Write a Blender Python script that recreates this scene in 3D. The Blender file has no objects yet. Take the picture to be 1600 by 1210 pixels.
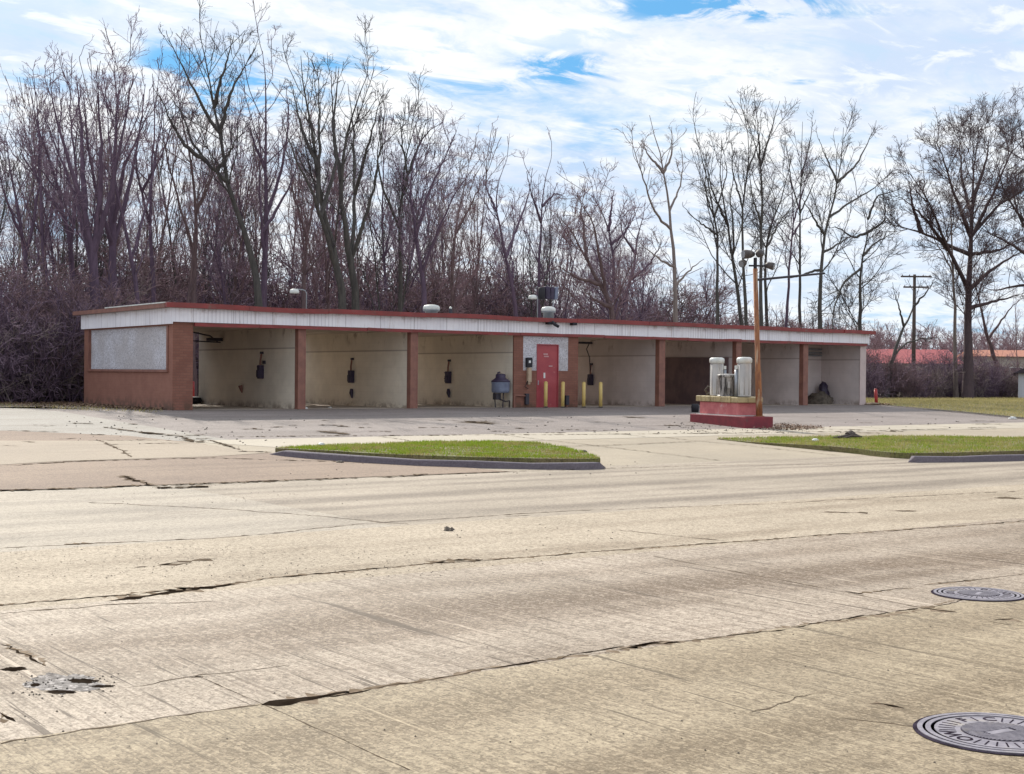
import bpy, bmesh, math, random
import numpy as np
from mathutils import Vector, Matrix
random.seed(7); rng = np.random.default_rng(11)
S = bpy.context.scene
COL = S.collection
R = math.radians

# ------------------------------------------------------------------ camera
FPX = 2160.0
yaw, pitch, roll = R(53.88), R(-0.504), R(0.53)
CF = np.array([math.cos(yaw)*math.cos(pitch), math.sin(yaw)*math.cos(pitch), math.sin(pitch)])
r0 = np.array([math.sin(yaw), -math.cos(yaw), 0.0]); u0 = np.cross(r0, CF)
CR = r0*math.cos(roll) + u0*math.sin(roll); CU = u0*math.cos(roll) - r0*math.sin(roll)
CC = np.array([0, 0, 1.6])
cd = bpy.data.cameras.new('camera'); cam = bpy.data.objects.new('camera', cd); COL.objects.link(cam)
cd.sensor_width = 36; cd.lens = FPX/1600*36; cd.clip_end = 3000; cd.clip_start = .1
M = Matrix.Identity(4)
for i in range(3):
    M[i][0] = CR[i]; M[i][1] = CU[i]; M[i][2] = -CF[i]; M[i][3] = CC[i]
cam.matrix_world = M
S.camera = cam
S.cycles.diffuse_bounces = 8; S.cycles.max_bounces = 12
S.render.resolution_x = 1024; S.render.resolution_y = 774

# ------------------------------------------------------------------ world, sun, exposure
SUN_EL, SUN_AZ = R(35.2), R(10.4)          # azimuth from +Y towards +X
S.view_settings.view_transform = 'Standard'; S.view_settings.look = 'None'
S.view_settings.gamma = 1; S.view_settings.exposure = 0.57
sd = bpy.data.lights.new('sun', 'SUN'); sun = bpy.data.objects.new('sun', sd); COL.objects.link(sun)
sd.energy = 3.15; sd.angle = R(.6); sd.color = (1, .93, .82)
tosun = Vector((math.sin(SUN_AZ)*math.cos(SUN_EL), math.cos(SUN_AZ)*math.cos(SUN_EL), math.sin(SUN_EL)))
sun.rotation_euler = tosun.to_track_quat('Z', 'Y').to_euler(); sun.location = (0, 0, 60)

def ray(x, y): return CF + CR*(x-800)/FPX - CU*(y-605)/FPX

W = bpy.data.worlds.new('World'); S.world = W; W.use_nodes = True
nt = W.node_tree; nt.nodes.clear()
class NT:
    """tiny node helper"""
    def __init__(s, t): s.t = t
    def n(s, typ, ins=None, **kw):
        nd = s.t.nodes.new(typ)
        for k, v in kw.items(): setattr(nd, k, v)
        for k, v in (ins or {}).items():
            sk = nd.inputs[k]
            if isinstance(v, bpy.types.NodeSocket): s.t.links.new(v, sk)
            elif isinstance(v, (tuple, list)) and len(v) == 3 and sk.type == 'RGBA': sk.default_value = (*v, 1)
            else: sk.default_value = v
        return nd
    def math(s, op, a, b=0.0, c=None, clamp=False):
        ins = {0: a, 1: b}
        if c is not None: ins[2] = c
        return s.n('ShaderNodeMath', ins, operation=op, use_clamp=clamp).outputs[0]
    def vm(s, op, a, b=(0, 0, 0)):
        nd = s.n('ShaderNodeVectorMath', {0: a, 1: b}, operation=op)
        return nd.outputs['Value'] if op in ('LENGTH', 'DISTANCE', 'DOT_PRODUCT') else nd.outputs[0]
    def noise(s, v, scale, detail=4, rough=.55, dist=0.0):
        return s.n('ShaderNodeTexNoise', {'Vector': v, 'Scale': scale, 'Detail': detail, 'Roughness': rough, 'Distortion': dist}).outputs['Fac']
    def mr(s, v, a, b, c=0.0, d=1.0, smooth=True):
        return s.n('ShaderNodeMapRange', {0: v, 1: a, 2: b, 3: c, 4: d}, interpolation_type='SMOOTHSTEP' if smooth else 'LINEAR').outputs[0]
    def mix(s, f, a, b, mode='MIX'):
        nd = s.n('ShaderNodeMix', data_type='RGBA', blend_type=mode)
        for i, v in ((0, f), (6, a), (7, b)):
            sk = nd.inputs[i]
            if isinstance(v, bpy.types.NodeSocket): s.t.links.new(v, sk)
            elif i == 0: sk.default_value = v
            else: sk.default_value = (*v, 1)
        return nd.outputs[2]
    def sep(s, v): return s.n('ShaderNodeSeparateXYZ', {0: v}).outputs
    def comb(s, x, y, z=0.0): return s.n('ShaderNodeCombineXYZ', {0: x, 1: y, 2: z}).outputs[0]
w = NT(nt)
sky = w.n('ShaderNodeTexSky', sky_type='NISHITA', sun_disc=False, sun_elevation=SUN_EL, sun_rotation=SUN_AZ,
          air_density=1.0, dust_density=.6, ozone_density=1.6)
tc = w.n('ShaderNodeTexCoord').outputs['Generated']
D = w.vm('NORMALIZE', tc); dx, dy, dz = w.sep(D)[:3]
den = w.math('ADD', w.math('MAXIMUM', dz, 0.0), .13)
uv = w.comb(w.math('DIVIDE', dx, den), w.math('DIVIDE', dy, den), 0.0)
big = w.noise(uv, .55, 7, .6, .4)
fine = w.noise(w.vm('ADD', uv, (3.7, 9.1, 0)), 2.6, 8, .62, .2)
mid = w.noise(w.vm('ADD', uv, (13.1, 2.4, 0)), 1.15, 7, .58, .5)
# holes in the cloud deck, as directions in the sky with a size (radians across, up)
holes = None
def hole(x, y, sx, sy, k):
    d = ray(x, y); d = d/np.linalg.norm(d)
    right = np.cross(d, (0, 0, 1)); right /= np.linalg.norm(right); up = np.cross(right, d)
    diff = w.vm('SUBTRACT', D, tuple(d))
    a = w.math('DIVIDE', w.vm('DOT_PRODUCT', diff, tuple(right)), sx/FPX)
    b = w.math('DIVIDE', w.vm('DOT_PRODUCT', diff, tuple(up)), sy/FPX)
    rr = w.math('ADD', w.math('MULTIPLY', a, a), w.math('MULTIPLY', b, b))
    return w.math('MULTIPLY', w.math('POWER', 2.718, w.math('MULTIPLY', rr, -1.0)), k)
for h in ((350, 150, 150, 50, .30), (540, 95, 100, 26, .26), (60, 130, 90, 30, .2), (720, 135, 110, 26, .17), (890, 105, 75, 24, .36), (1130, 8, 170, 26, .5), (260, 90, 60, 25, .2),
          (1380, 20, 160, 16, .16), (1255, 128, 30, 6, .3), (1490, 175, 120, 20, .12), (1440, 500, 260, 60, .12), (950, 210, 120, 40, .10), (60, 330, 90, 50, .12), (450, 320, 160, 60, .1)):
    g = hole(*h); holes = g if holes is None else w.math('ADD', holes, g)
torn = w.mr(w.noise(w.vm('MULTIPLY', w.vm('ADD', uv, (7.7, 1.3, 0)), (1, 1.6, 1)), 4.2, 9, .66, .8), .36, .62, .1, 1.25)
dens = w.math('SUBTRACT', w.math('ADD', w.math('MULTIPLY', big, .35), w.math('ADD', w.math('MULTIPLY', mid, .55), w.math('MULTIPLY', fine, .45))), w.math('MULTIPLY', holes, torn))
cover = w.mr(dens, .33, .62)
blue = w.mix(1.0, w.mix(1.0, sky.outputs[0], (.048, .088, .128), 'MULTIPLY'), (1, 1, 1), 'MULTIPLY')
blue = w.mix(.8, blue, (.10, .30, .51))
shade = w.mr(w.math('ADD', w.math('MULTIPLY', w.noise(w.vm('ADD', uv, (1.7, 5.2, 0)), .8, 6, .55, .6), .65), w.math('MULTIPLY', fine, .4)), .42, .62)
mottle = w.noise(w.vm('MULTIPLY', w.vm('ADD', uv, (2.2, 6.1, 0)), (1, 1.7, 1)), 4.6, 9, .62, .5)
cloudc = w.mix(shade, (.45, .535, .67), (.71, .72, .73))
cloudc = w.mix(w.mr(mottle, .50, .36, 0, .6), cloudc, (.40, .53, .67))
cloudc = w.mix(w.mr(mottle, .52, .64, 0, .7), cloudc, (.71, .725, .72))
cloudc = w.mix(w.mr(dz, .02, .16, .5, 0), cloudc, (.60, .66, .72))
glow = w.math('POWER', w.math('MAXIMUM', w.vm('DOT_PRODUCT', D, tuple(tosun)), 0.0), 60.0)     # glow added round the sun, out of frame, to brighten the bays
skyc = w.mix(cover, blue, cloudc)
gk = w.math('ADD', w.math('MULTIPLY', glow, 9.0), 1.0); skyc = w.vm('MULTIPLY', skyc, w.comb(gk, gk, w.math('ADD', w.math('MULTIPLY', glow, 7.6), 1.0)))
skyc = w.mix(w.mr(dz, -.02, .0), (.18, .16, .13), skyc)
bg = w.n('ShaderNodeBackground', {'Color': skyc, 'Strength': 1.0})
w.n('ShaderNodeOutputWorld', {0: bg.outputs[0]})

# ------------------------------------------------------------------ terrain, and reading points of it from the photograph
YF = 36.9            # the building's front
def ZT(Y): return 0.0 if Y < 18.5 else (.51*(Y-18.5)/18.4 if Y < YF else .51)
def G(x, y, dz=0.0):
    d = ray(x, y); lo, hi = 1.0, 400.0
    for _ in range(50):
        m = (lo+hi)/2; p = CC + d*m
        if p[2] > ZT(p[1])+dz: lo = m
        else: hi = m
    p = CC + d*lo
    return (float(p[0]), float(p[1]))
def GP(pts): return [G(*p) for p in pts]
def PY(x, y, Y):
    d = ray(x, y); p = CC + d*(Y/d[1]); return p

# ------------------------------------------------------------------ object helpers
def tag(o, label=None, cat=None, group=None, kind=None):
    if label: o['label'] = label
    if cat: o['category'] = cat
    if group: o['group'] = group
    if kind: o['kind'] = kind
    return o
def thing(name, loc, label, cat, group=None):
    o = bpy.data.objects.new(name, None); o.location = loc; o.empty_display_size = .1
    COL.objects.link(o); return tag(o, label, cat, group)
def copy_thing(src, loc=None, rz=None, scale=None, label=None, group=None):
    c = src.copy(); COL.objects.link(c)
    if loc is not None: c.location = loc
    if rz is not None: c.rotation_euler = (0, 0, rz)
    if scale is not None: c.scale = scale
    if label: c['label'] = label
    if group: c['group'] = group
    for ch in list(src.children):
        k = ch.copy(); COL.objects.link(k); k.parent = c
        for g in list(ch.children):
            q = g.copy(); COL.objects.link(q); q.parent = k
    return c
class MB:
    def __init__(s): s.v = []; s.f = []
    def add(s, vs, fs):
        b = len(s.v); s.v += [tuple(map(float, v)) for v in vs]; s.f += [tuple(i+b for i in f) for f in fs]; return s
    def box(s, x0, x1, y0, y1, z0, z1):
        vs = [(x, y, z) for z in (z0, z1) for y in (y0, y1) for x in (x0, x1)]
        return s.add(vs, [(0, 2, 3, 1), (4, 5, 7, 6), (0, 1, 5, 4), (2, 6, 7, 3), (0, 4, 6, 2), (1, 3, 7, 5)])
    def obox(s, c, a, b, h):
        """box centred on c with half axes a, b, h (vectors)"""
        c, a, b, h = map(Vector, (c, a, b, h))
        vs = [c+i*a+j*b+k*h for k in (-1, 1) for j in (-1, 1) for i in (-1, 1)]
        return s.add(vs, [(0, 2, 3, 1), (4, 5, 7, 6), (0, 1, 5, 4), (2, 6, 7, 3), (0, 4, 6, 2), (1, 3, 7, 5)])
    def tube(s, pts, r, n=8, caps=True):
        pts = [Vector(p) for p in pts]; rs = r if isinstance(r, (list, tuple)) else [r]*len(pts)
        ring = []; prev = None
        for i, p in enumerate(pts):
            t = (pts[min(i+1, len(pts)-1)]-pts[max(i-1, 0)]).normalized()
            if prev is None: u = t.orthogonal().normalized()
            else:
                u = prev - t*prev.dot(t); u = u.normalized() if u.length > 1e-6 else t.orthogonal().normalized()
            prev = u; v = t.cross(u)
            ring.append([p + (u*math.cos(a)+v*math.sin(a))*rs[i] for a in [2*math.pi*k/n for k in range(n)]])
        vs = [q for rg in ring for q in rg]; fs = []
        for i in range(len(pts)-1):
            for k in range(n): fs.append((i*n+k, i*n+(k+1) % n, (i+1)*n+(k+1) % n, (i+1)*n+k))
        if caps: fs += [tuple(range(n))[::-1], tuple((len(pts)-1)*n+k for k in range(n))]
        return s.add(vs, fs)
    def lathe(s, c, prof, n=24, axis='Z', sx=1, sy=1):
        vs = []; fs = []
        for r_, z in prof:
            for k in range(n):
                a = 2*math.pi*k/n; q = (r_*math.cos(a)*sx, r_*math.sin(a)*sy, z)
                if axis == 'Y': q = (q[0], q[2], q[1])
                if axis == 'X': q = (q[2], q[0], q[1])
                vs.append((c[0]+q[0], c[1]+q[1], c[2]+q[2]))
        for i in range(len(prof)-1):
            for k in range(n): fs.append((i*n+k, i*n+(k+1) % n, (i+1)*n+(k+1) % n, (i+1)*n+k))
        fs += [tuple(range(n))[::-1], tuple((len(prof)-1)*n+k for k in range(n))]
        return s.add(vs, fs)
    def build(s, name, mat, parent=None, smooth=False, bevel=0.0, base=None, rough=0.0):
        off = Vector(parent.matrix_basis.translation) if parent else Vector(base or (0, 0, 0))
        if parent and parent.parent: off += Vector(parent.parent.matrix_basis.translation)
        vs = [tuple(Vector(v)-off) for v in s.v]
        if rough: vs = [(a+random.uniform(-rough, rough), b+random.uniform(-rough, rough), c+random.uniform(-rough, rough)) for a, b, c in vs]
        me = bpy.data.meshes.new(name); me.from_pydata(vs, [], s.f); me.materials.append(mat)
        bm = bmesh.new(); bm.from_mesh(me); bmesh.ops.recalc_face_normals(bm, faces=bm.faces); bm.to_mesh(me); bm.free()
        if smooth:
            me.polygons.foreach_set('use_smooth', [len(p.vertices) <= 4 for p in me.polygons])
        o = bpy.data.objects.new(name, me); COL.objects.link(o)
        if parent: o.parent = parent
        else: o.location = off
        if bevel:
            m = o.modifiers.new('bevel', 'BEVEL'); m.width = bevel; m.segments = 2; m.limit_method = 'ANGLE'
        return o

# ------------------------------------------------------------------ materials
def newmat(name):
    m = bpy.data.materials.new(name); m.use_nodes = True; t = m.node_tree; t.nodes.clear(); return m, NT(t)
def finish(k, col, rough=.7, bump=None, bstr=.3, bdist=.01, metal=0.0, spec=.5, extra=None):
    ins = {'Base Color': col, 'Roughness': rough, 'Metallic': metal, 'Specular IOR Level': spec}
    if bump is not None: ins['Normal'] = k.n('ShaderNodeBump', {'Height': bump, 'Strength': bstr, 'Distance': bdist}).outputs[0]
    if extra: ins.update(extra)
    b = k.n('ShaderNodeBsdfPrincipled', ins); k.n('ShaderNodeOutputMaterial', {0: b.outputs[0]})
def pos(k, obj=False):
    return k.n('ShaderNodeTexCoord').outputs['Object'] if obj else k.n('ShaderNodeNewGeometry').outputs['Position']
def mul(k, v, s): return k.vm('MULTIPLY', v, s)
def worn(name, c1, c2, scale=6, rough=.6, dirt=None, dscale=3, dlo=.55, dhi=.75, metal=0.0, stretch=(1, 1, 1), bstr=.2, obj=True, fine=60):
    """paint or metal with two tones and optional stains"""
    m, k = newmat(name); p = pos(k, obj); ps = mul(k, p, stretch)
    n = k.noise(ps, scale, 6, .6); c = k.mix(k.mr(n, .35, .65), c1, c2)
    f = k.noise(p, fine, 3, .6)
    c = k.mix(k.mr(f, .2, .8, 0, .22), c, tuple(x*.6 for x in c1))
    if dirt: c = k.mix(k.mr(k.noise(k.vm('ADD', ps, (5, 3, 1)), dscale, 8, .65), dlo, dhi), c, dirt)
    finish(k, c, rough, f, bstr, .004, metal); return m
def pave(name, c1, c2, dark, bands=(), tine=0.0, streak=.35, speck=.25, patch=.35, scratches=0.0, seed=0.0, rough=.85, grain=70, splits=(), gravel=0.0):
    m, k = newmat(name); p = pos(k); p = k.vm('ADD', p, (seed, seed*.37*0, 0)); X, Y, Zc = k.sep(p)[:3]
    a = k.noise(p, patch, 7, .6, .3)
    c = k.mix(k.mr(a, .36, .64), c1, c2)
    b = k.noise(mul(k, p, (.16, 1.5, 1)), 1.0, 6, .6)          # long wear marks along the road
    c = k.mix(k.math('MULTIPLY', k.mr(b, .5, .72), streak), c, dark)
    wob = k.math('MULTIPLY', k.math('SUBTRACT', k.noise(mul(k, p, (.10, .3, 1)), 1.0, 3, .5), .5), 1.0)
    yy = k.math('ADD', Y, wob)
    brk = k.mr(k.noise(mul(k, p, (.30, .8, 1)), 1.0, 6, .65), .30, .55)
    for (yc, hw, st) in bands:
        q = k.math('ABSOLUTE', k.math('SUBTRACT', yy, yc))
        c = k.mix(k.math('MULTIPLY', k.mr(q, hw, hw*.1, 0, st), brk), c, dark)
    for (x0, x1, col, st) in splits:                            # slabs of another pour between two joints
        q = k.math('MULTIPLY', k.mr(X, x0+seed-.02, x0+seed+.02), k.mr(X, x1+seed+.02, x1+seed-.02))
        c = k.mix(k.math('MULTIPLY', q, st), c, col)
    mo = k.noise(mul(k, p, (.5, 1.2, 1)), .8, 10, .68, .5)
    c = k.mix(k.mr(mo, .50, .68, 0, min(1, speck*1.0)), c, dark)
    c = k.mix(k.mr(mo, .44, .30, 0, speck*.5), c, tuple(min(1, x*1.15) for x in c1))
    g1 = k.noise(p, grain, 5, .85); g2 = k.noise(p, 14, 5, .65)
    c = k.mix(k.mr(g1, .51, .62, 0, speck), c, tuple(x*.35 for x in dark))
    c = k.mix(k.mr(g1, .47, .36, 0, speck*.8), c, tuple(min(1, x*1.35) for x in c2))
    c = k.mix(k.mr(g2, .58, .76, 0, min(.9, speck*.8)), c, tuple(x*.7 for x in dark))
    g3 = k.noise(p, 38, 4, .8); c = k.mix(k.mr(g3, .56, .66, 0, speck*.4), c, tuple(x*.5 for x in dark))
    for sc_, am in ((105.0, 1.0), (42.0, .8)):      # aggregate: every grain its own tone
        vo = k.n('ShaderNodeTexVoronoi', {'Vector': mul(k, p, (1, .75, 1)), 'Scale': sc_}).outputs['Color']; vr_ = k.sep(vo)[0]
        c = k.mix(k.mr(vr_, .62, 1.0, 0, speck*am, smooth=False), c, tuple(x*.55 for x in dark)); c = k.mix(k.mr(vr_, .3, 0.0, 0, speck*.6*am, smooth=False), c, tuple(min(1, x*1.45) for x in c1))
    h = k.math('ADD', k.math('MULTIPLY', g1, .6), k.math('MULTIPLY', g2, .5))
    if gravel:
        vr = k.n('ShaderNodeTexVoronoi', {'Vector': p, 'Scale': 28.0}).outputs['Distance']
        c = k.mix(k.math('MULTIPLY', k.mr(vr, .25, .6), gravel), c, tuple(x*.4 for x in dark)); h = k.math('SUBTRACT', h, vr)
    if tine or scratches:
        msk = k.mr(k.noise(p, .4, 5, .6), .40, .58)
        xw = k.math('ADD', X, k.math('MULTIPLY', k.noise(mul(k, p, (1, .3, 1)), .8, 2), .05))
        t = k.math('SINE', k.math('MULTIPLY', xw, 250.0))
        gv = k.noise(k.comb(k.math('MULTIPLY', xw, 38.0), k.math('MULTIPLY', Y, .35), 0.0), 1.0, 5, .75)    # broom grooves across the lane
        c = k.mix(k.mr(gv, .50, .66, 0, scratches*.75), c, tuple(x*.75 for x in dark))
        c = k.mix(k.mr(gv, .46, .32, 0, scratches*.5), c, tuple(min(1, x*1.3) for x in c1))
        if tine:
            c = k.mix(k.math('MULTIPLY', k.mr(t, .1, .9, 0, tine), msk), c, tuple(x*.45 for x in dark))
            h = k.math('SUBTRACT', h, k.math('MULTIPLY', k.mr(t, .1, .9), k.math('MULTIPLY', msk, tine*1.5)))
        s1 = k.noise(k.comb(k.math('MULTIPLY', xw, 9.0), k.math('MULTIPLY', Y, .22), 3.0), 1.0, 4, .8)
        c = k.mix(k.mr(s1, .60, .64, 0, scratches), c, tuple(x*.5 for x in dark))
        c = k.mix(k.mr(s1, .38, .33, 0, scratches*.6), c, tuple(min(1, x*1.4) for x in c1))
        h = k.math('SUBTRACT', h, k.math('ADD', k.math('MULTIPLY', k.mr(s1, .60, .68), .5), k.math('MULTIPLY', gv, .8)))
    finish(k, c, rough, h, .5, .012, spec=.3); return m
def brickmat(name, c1, c2, mortar, scale=1.0, painted=.0, bstr=.4, dirt=None):
    m, k = newmat(name); p = pos(k); X, Y, Z_ = k.sep(p)[:3]
    v = k.comb(k.math('ADD', X, Y), Z_, 0.0)
    b = k.n('ShaderNodeTexBrick', {'Vector': v, 'Color1': c1, 'Color2': c2, 'Mortar': mortar, 'Scale': scale, 'Mortar Size': .008, 'Mortar Smooth': .3,
                                   'Brick Width': .215, 'Row Height': .075, 'Bias': 0.0}, offset=.5)
    n = k.noise(p, 2.2, 7, .65); f = k.noise(p, 50, 3)
    c = k.mix(k.mr(n, .3, .7, 0, .35), b.outputs[0], tuple(x*.55 for x in c1))
    if painted: c = k.mix(painted, c, k.mix(k.mr(n, .3, .7), c1, c2))
    if dirt: c = k.mix(k.math('MULTIPLY', k.mr(Z_, .5, .95, 1, 0), k.mr(k.noise(p, 5, 6), .4, .6)), c, dirt)
    h = k.math('SUBTRACT', k.math('MULTIPLY', f, .15), b.outputs['Fac'])
    finish(k, c, .8, h, bstr, .008, spec=.25); return m
def plain(name, c, rough=.6, metal=0.0): return worn(name, c, tuple(x*.8 for x in c), 5, rough, metal=metal)

M_ = {}
M_['brick'] = brickmat('painted_brick', (.275, .125, .09), (.215, .09, .066), (.17, .09, .072), painted=.3, dirt=(.12, .07, .05))
M_['brickflat'] = brickmat('painted_brick_smooth', (.315, .15, .11), (.26, .118, .087), (.23, .107, .082), painted=.7, bstr=.25, dirt=(.13, .08, .06))
M_['redtrim'] = worn('red_roof_edge_paint', (.27, .04, .038), (.20, .035, .032), 3, .5, dirt=(.16, .09, .07), dlo=.6, dhi=.7, obj=False)
M_['brown'] = worn('brown_trim_paint', (.28, .125, .09), (.21, .09, .068), 4, .6)
M_['redbox'] = worn('faded_red_paint', (.60, .19, .19), (.50, .13, .14), 5, .6, dirt=(.6, .38, .36), dlo=.58, dhi=.7)
M_['redbase'] = worn('dark_red_paint', (.22, .022, .035), (.16, .018, .03), 5, .6, dirt=(.1, .06, .06), dlo=.58, dhi=.72)
M_['door'] = worn('door_red_paint', (.40, .065, .075), (.34, .045, .06), 2, .5, dirt=(.46, .14, .13), dlo=.6, dhi=.7)
M_['yellow'] = worn('bollard_yellow_paint', (.66, .48, .16), (.58, .42, .14), 4, .5, dirt=(.3, .2, .1), dlo=.62, dhi=.7)
M_['redpost'] = worn('bollard_red_paint', (.42, .03, .03), (.3, .02, .02), 5, .5)
M_['black'] = plain('black_rubber', (.016, .014, .02), .7)
M_['darkmetal'] = plain('dark_metal', (.05, .045, .06), .5, .3)
M_['hosebox'] = worn('purple_black_plastic', (.045, .03, .07), (.03, .02, .045), 8, .5)
M_['galv'] = worn('galvanised_metal', (.36, .37, .40), (.28, .30, .33), 6, .4, metal=.5)
M_['whitecap'] = plain('white_metal', (.72, .72, .68), .45)
M_['rust'] = worn('rusty_orange_pole', (.36, .15, .06), (.20, .075, .04), 7, .8, dirt=(.46, .34, .24), dlo=.54, dhi=.66, stretch=(2, 2, .5))
M_['bluegrey'] = worn('blue_grey_drum', (.20, .23, .32), (.15, .17, .25), 6, .5)
M_['tan'] = worn('tan_plastic', (.50, .38, .27), (.42, .30, .2), 6, .6)
M_['wood'] = worn('weathered_pole_wood', (.10, .075, .06), (.06, .045, .04), 4, .9, stretch=(4, 4, .3))
M_['rubbish'] = plain('white_paper', (.8, .8, .78), .7)
M_['pink'] = plain('faded_pink_lettering', (.62, .34, .34), .6)
M_['stone'] = worn('broken_concrete', (.14, .115, .09), (.07, .055, .045), 8, .9)
M_['iron'] = worn('cast_iron', (.30, .27, .30), (.19, .17, .20), 20, .5, dirt=(.36, .31, .26), dlo=.5, dhi=.68, metal=.2, fine=90)

def vacmat(name, c1, c2, dirt, d0=.56, d1=.70):
    m, k = newmat(name); p = pos(k)
    n = k.noise(mul(k, p, (9, 9, 1.1)), 1.6, 7, .7); c = k.mix(k.mr(k.noise(p, 3, 4), .3, .7), c1, c2)
    c = k.mix(k.mr(n, d0, d1), c, dirt); finish(k, c, .45, n, .15, .004); return m
M_['vac'] = vacmat('cream_vacuum_enamel', (.50, .47, .44), (.42, .40, .39), (.24, .20, .17))
M_['vacdirty'] = vacmat('dirty_enamel', (.40, .37, .35), (.22, .19, .17), (.035, .028, .025), .46, .56)
M_['mortarcap'] = vacmat('lichen_stone_cap', (.48, .38, .20), (.36, .28, .15), (.06, .045, .03))

# whitewashed fascia with narrow ribs
m, k = newmat('white_ribbed_fascia'); p = pos(k); X, Y, Z_ = k.sep(p)[:3]; s_ = k.math('ADD', X, Y)
rib = k.math('SINE', k.math('MULTIPLY', s_, 52.0)); msk = k.mr(k.noise(k.comb(s_, 0.0, 0.0), .42, 3), .46, .56)
jn = k.math('ABSOLUTE', k.math('SUBTRACT', k.math('FRACT', k.math('DIVIDE', k.math('ADD', s_, .55), 1.22)), .5))
c = k.mix(k.mr(k.noise(p, 1.3, 6), .35, .68), (.88, .86, .90), (.80, .78, .83))
drip = k.noise(mul(k, p, (9, 9, .7)), 1.0, 6, .7)
c = k.mix(k.mr(drip, .55, .74, 0, .6), c, (.36, .27, .23)); c = k.mix(k.math('MULTIPLY', k.mr(Z_, 3.18, 3.40, 0, .7), k.mr(k.noise(mul(k, p, (2, 2, 3)), 1.0, 7, .7), .5, .66)), c, (.30, .19, .16))
c = k.mix(k.math('MULTIPLY', k.mr(rib, .55, .98, 0, .38), msk), c, (.28, .25, .28))
c = k.mix(k.mr(jn, .012, .004, 0, .6), c, (.2, .17, .18))
finish(k, c, .6, k.math('MULTIPLY', rib, -.5), .4, .01); M_['fascia'] = m
# flaky grey-white chipboard
m, k = newmat('whitewashed_chipboard'); p = pos(k)
v1 = k.n('ShaderNodeTexVoronoi', {'Vector': k.vm('ADD', mul(k, p, (10, 10, 17)), k.n('ShaderNodeTexNoise', {'Vector': p, 'Scale': 7.0, 'Detail': 4.0}).outputs['Color']), 'Scale': 1.5, 'Randomness': 1.0})
n = k.noise(p, 26, 5, .7, 1.2); nb = k.noise(p, .8, 4)
c = k.mix(k.mr(nb, .35, .6), (.64, .63, .68), (.52, .49, .50))
c = k.mix(k.mr(n, .50, .60, 0, .9), c, (.22, .20, .22)); c = k.mix(k.mr(k.sep(v1.outputs['Color'])[0], .55, .9, 0, .45), c, (.36, .34, .36))
finish(k, c, .8, n, .3, .006); M_['osb'] = m
# painted block inside the bays
def baymat(name, tone):
    m, k = newmat(name); p = pos(k); X, Y, Z_ = k.sep(p)[:3]
    v = k.comb(k.math('ADD', X, Y), Z_, 0.0)
    b = k.n('ShaderNodeTexBrick', {'Vector': v, 'Color1': (1, 1, 1), 'Color2': (.98, .97, .97), 'Mortar': (.93, .92, .91), 'Scale': 1.0, 'Mortar Size': .006, 'Brick Width': .4, 'Row Height': .2}, offset=.5)
    n = k.noise(p, .9, 6, .6)
    c = k.mix(k.mr(n, .35, .68), tone, tuple(x*.84 for x in tone))
    c = k.mix(1.0, c, b.outputs[0], 'MULTIPLY')
    d = k.noise(mul(k, p, (3, 3, .5)), 1.3, 7, .68)
    c = k.mix(k.mr(d, .60, .78, 0, .35), c, (.35, .27, .20))
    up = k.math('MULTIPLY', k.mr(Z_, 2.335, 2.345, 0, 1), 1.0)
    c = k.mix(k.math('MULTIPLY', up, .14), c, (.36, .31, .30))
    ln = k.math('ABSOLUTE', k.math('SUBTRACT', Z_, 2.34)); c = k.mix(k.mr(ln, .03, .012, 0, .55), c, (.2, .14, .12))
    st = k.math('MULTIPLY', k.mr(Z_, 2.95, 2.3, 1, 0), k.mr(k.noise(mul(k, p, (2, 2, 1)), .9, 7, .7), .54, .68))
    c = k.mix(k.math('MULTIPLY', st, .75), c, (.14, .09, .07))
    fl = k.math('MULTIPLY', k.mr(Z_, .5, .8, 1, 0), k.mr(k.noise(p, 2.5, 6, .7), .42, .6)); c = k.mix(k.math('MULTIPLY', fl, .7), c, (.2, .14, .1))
    finish(k, c, .7, b.outputs['Fac'], .05, .002); return m
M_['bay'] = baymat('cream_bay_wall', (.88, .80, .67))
M_['baydim'] = baymat('dim_bay_wall', (.70, .62, .60))  # shade of the right-hand bays is put into this greyer tone
M_['endwall'] = vacmat('peeling_pink_render', (.56, .45, .43), (.48, .38, .37), (.32, .22, .2))
M_['panel'] = worn('brown_stained_board', (.20, .13, .13), (.14, .095, .10), 2, .7, dirt=(.22, .17, .15), dlo=.62, dhi=.72)
M_['ceiling'] = worn('stained_ceiling', (.62, .54, .45), (.45, .37, .31), 1.5, .8, obj=False)
M_['roof'] = worn('roof_felt', (.30, .29, .28), (.22, .21, .2), 2, .9, obj=False)

# pavement
CW = (.42, .38, .31)
M_['road1'] = pave('road_slab_near', (0.412, 0.329, 0.224), (0.325, 0.256, 0.169), (0.170, 0.119, 0.066), bands=((5.45, .4, .55), (4.3, .35, .75), (3.4, .3, .5), (2.6, .5, .5)), tine=.15, scratches=.8, speck=.6, patch=.5, grain=110, rough=.75, streak=.55)
M_['road2'] = pave('road_slab_stained', (0.449, 0.365, 0.286), (0.356, 0.286, 0.217), (0.142, 0.090, 0.050), bands=((7.75, .75, 1.0), (7.2, .3, .7), (8.7, .35, .55)), tine=.3, scratches=.85, speck=.6, seed=3.1, patch=.6, grain=95, rough=.72, streak=.55)
M_['road3'] = pave('road_slab_pale', (0.454, 0.373, 0.281), (0.378, 0.309, 0.229), (0.180, 0.128, 0.080), bands=((10.0, .35, .35), (11.3, .3, .3)), streak=.35, speck=.5, seed=8.2, grain=55)
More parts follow.
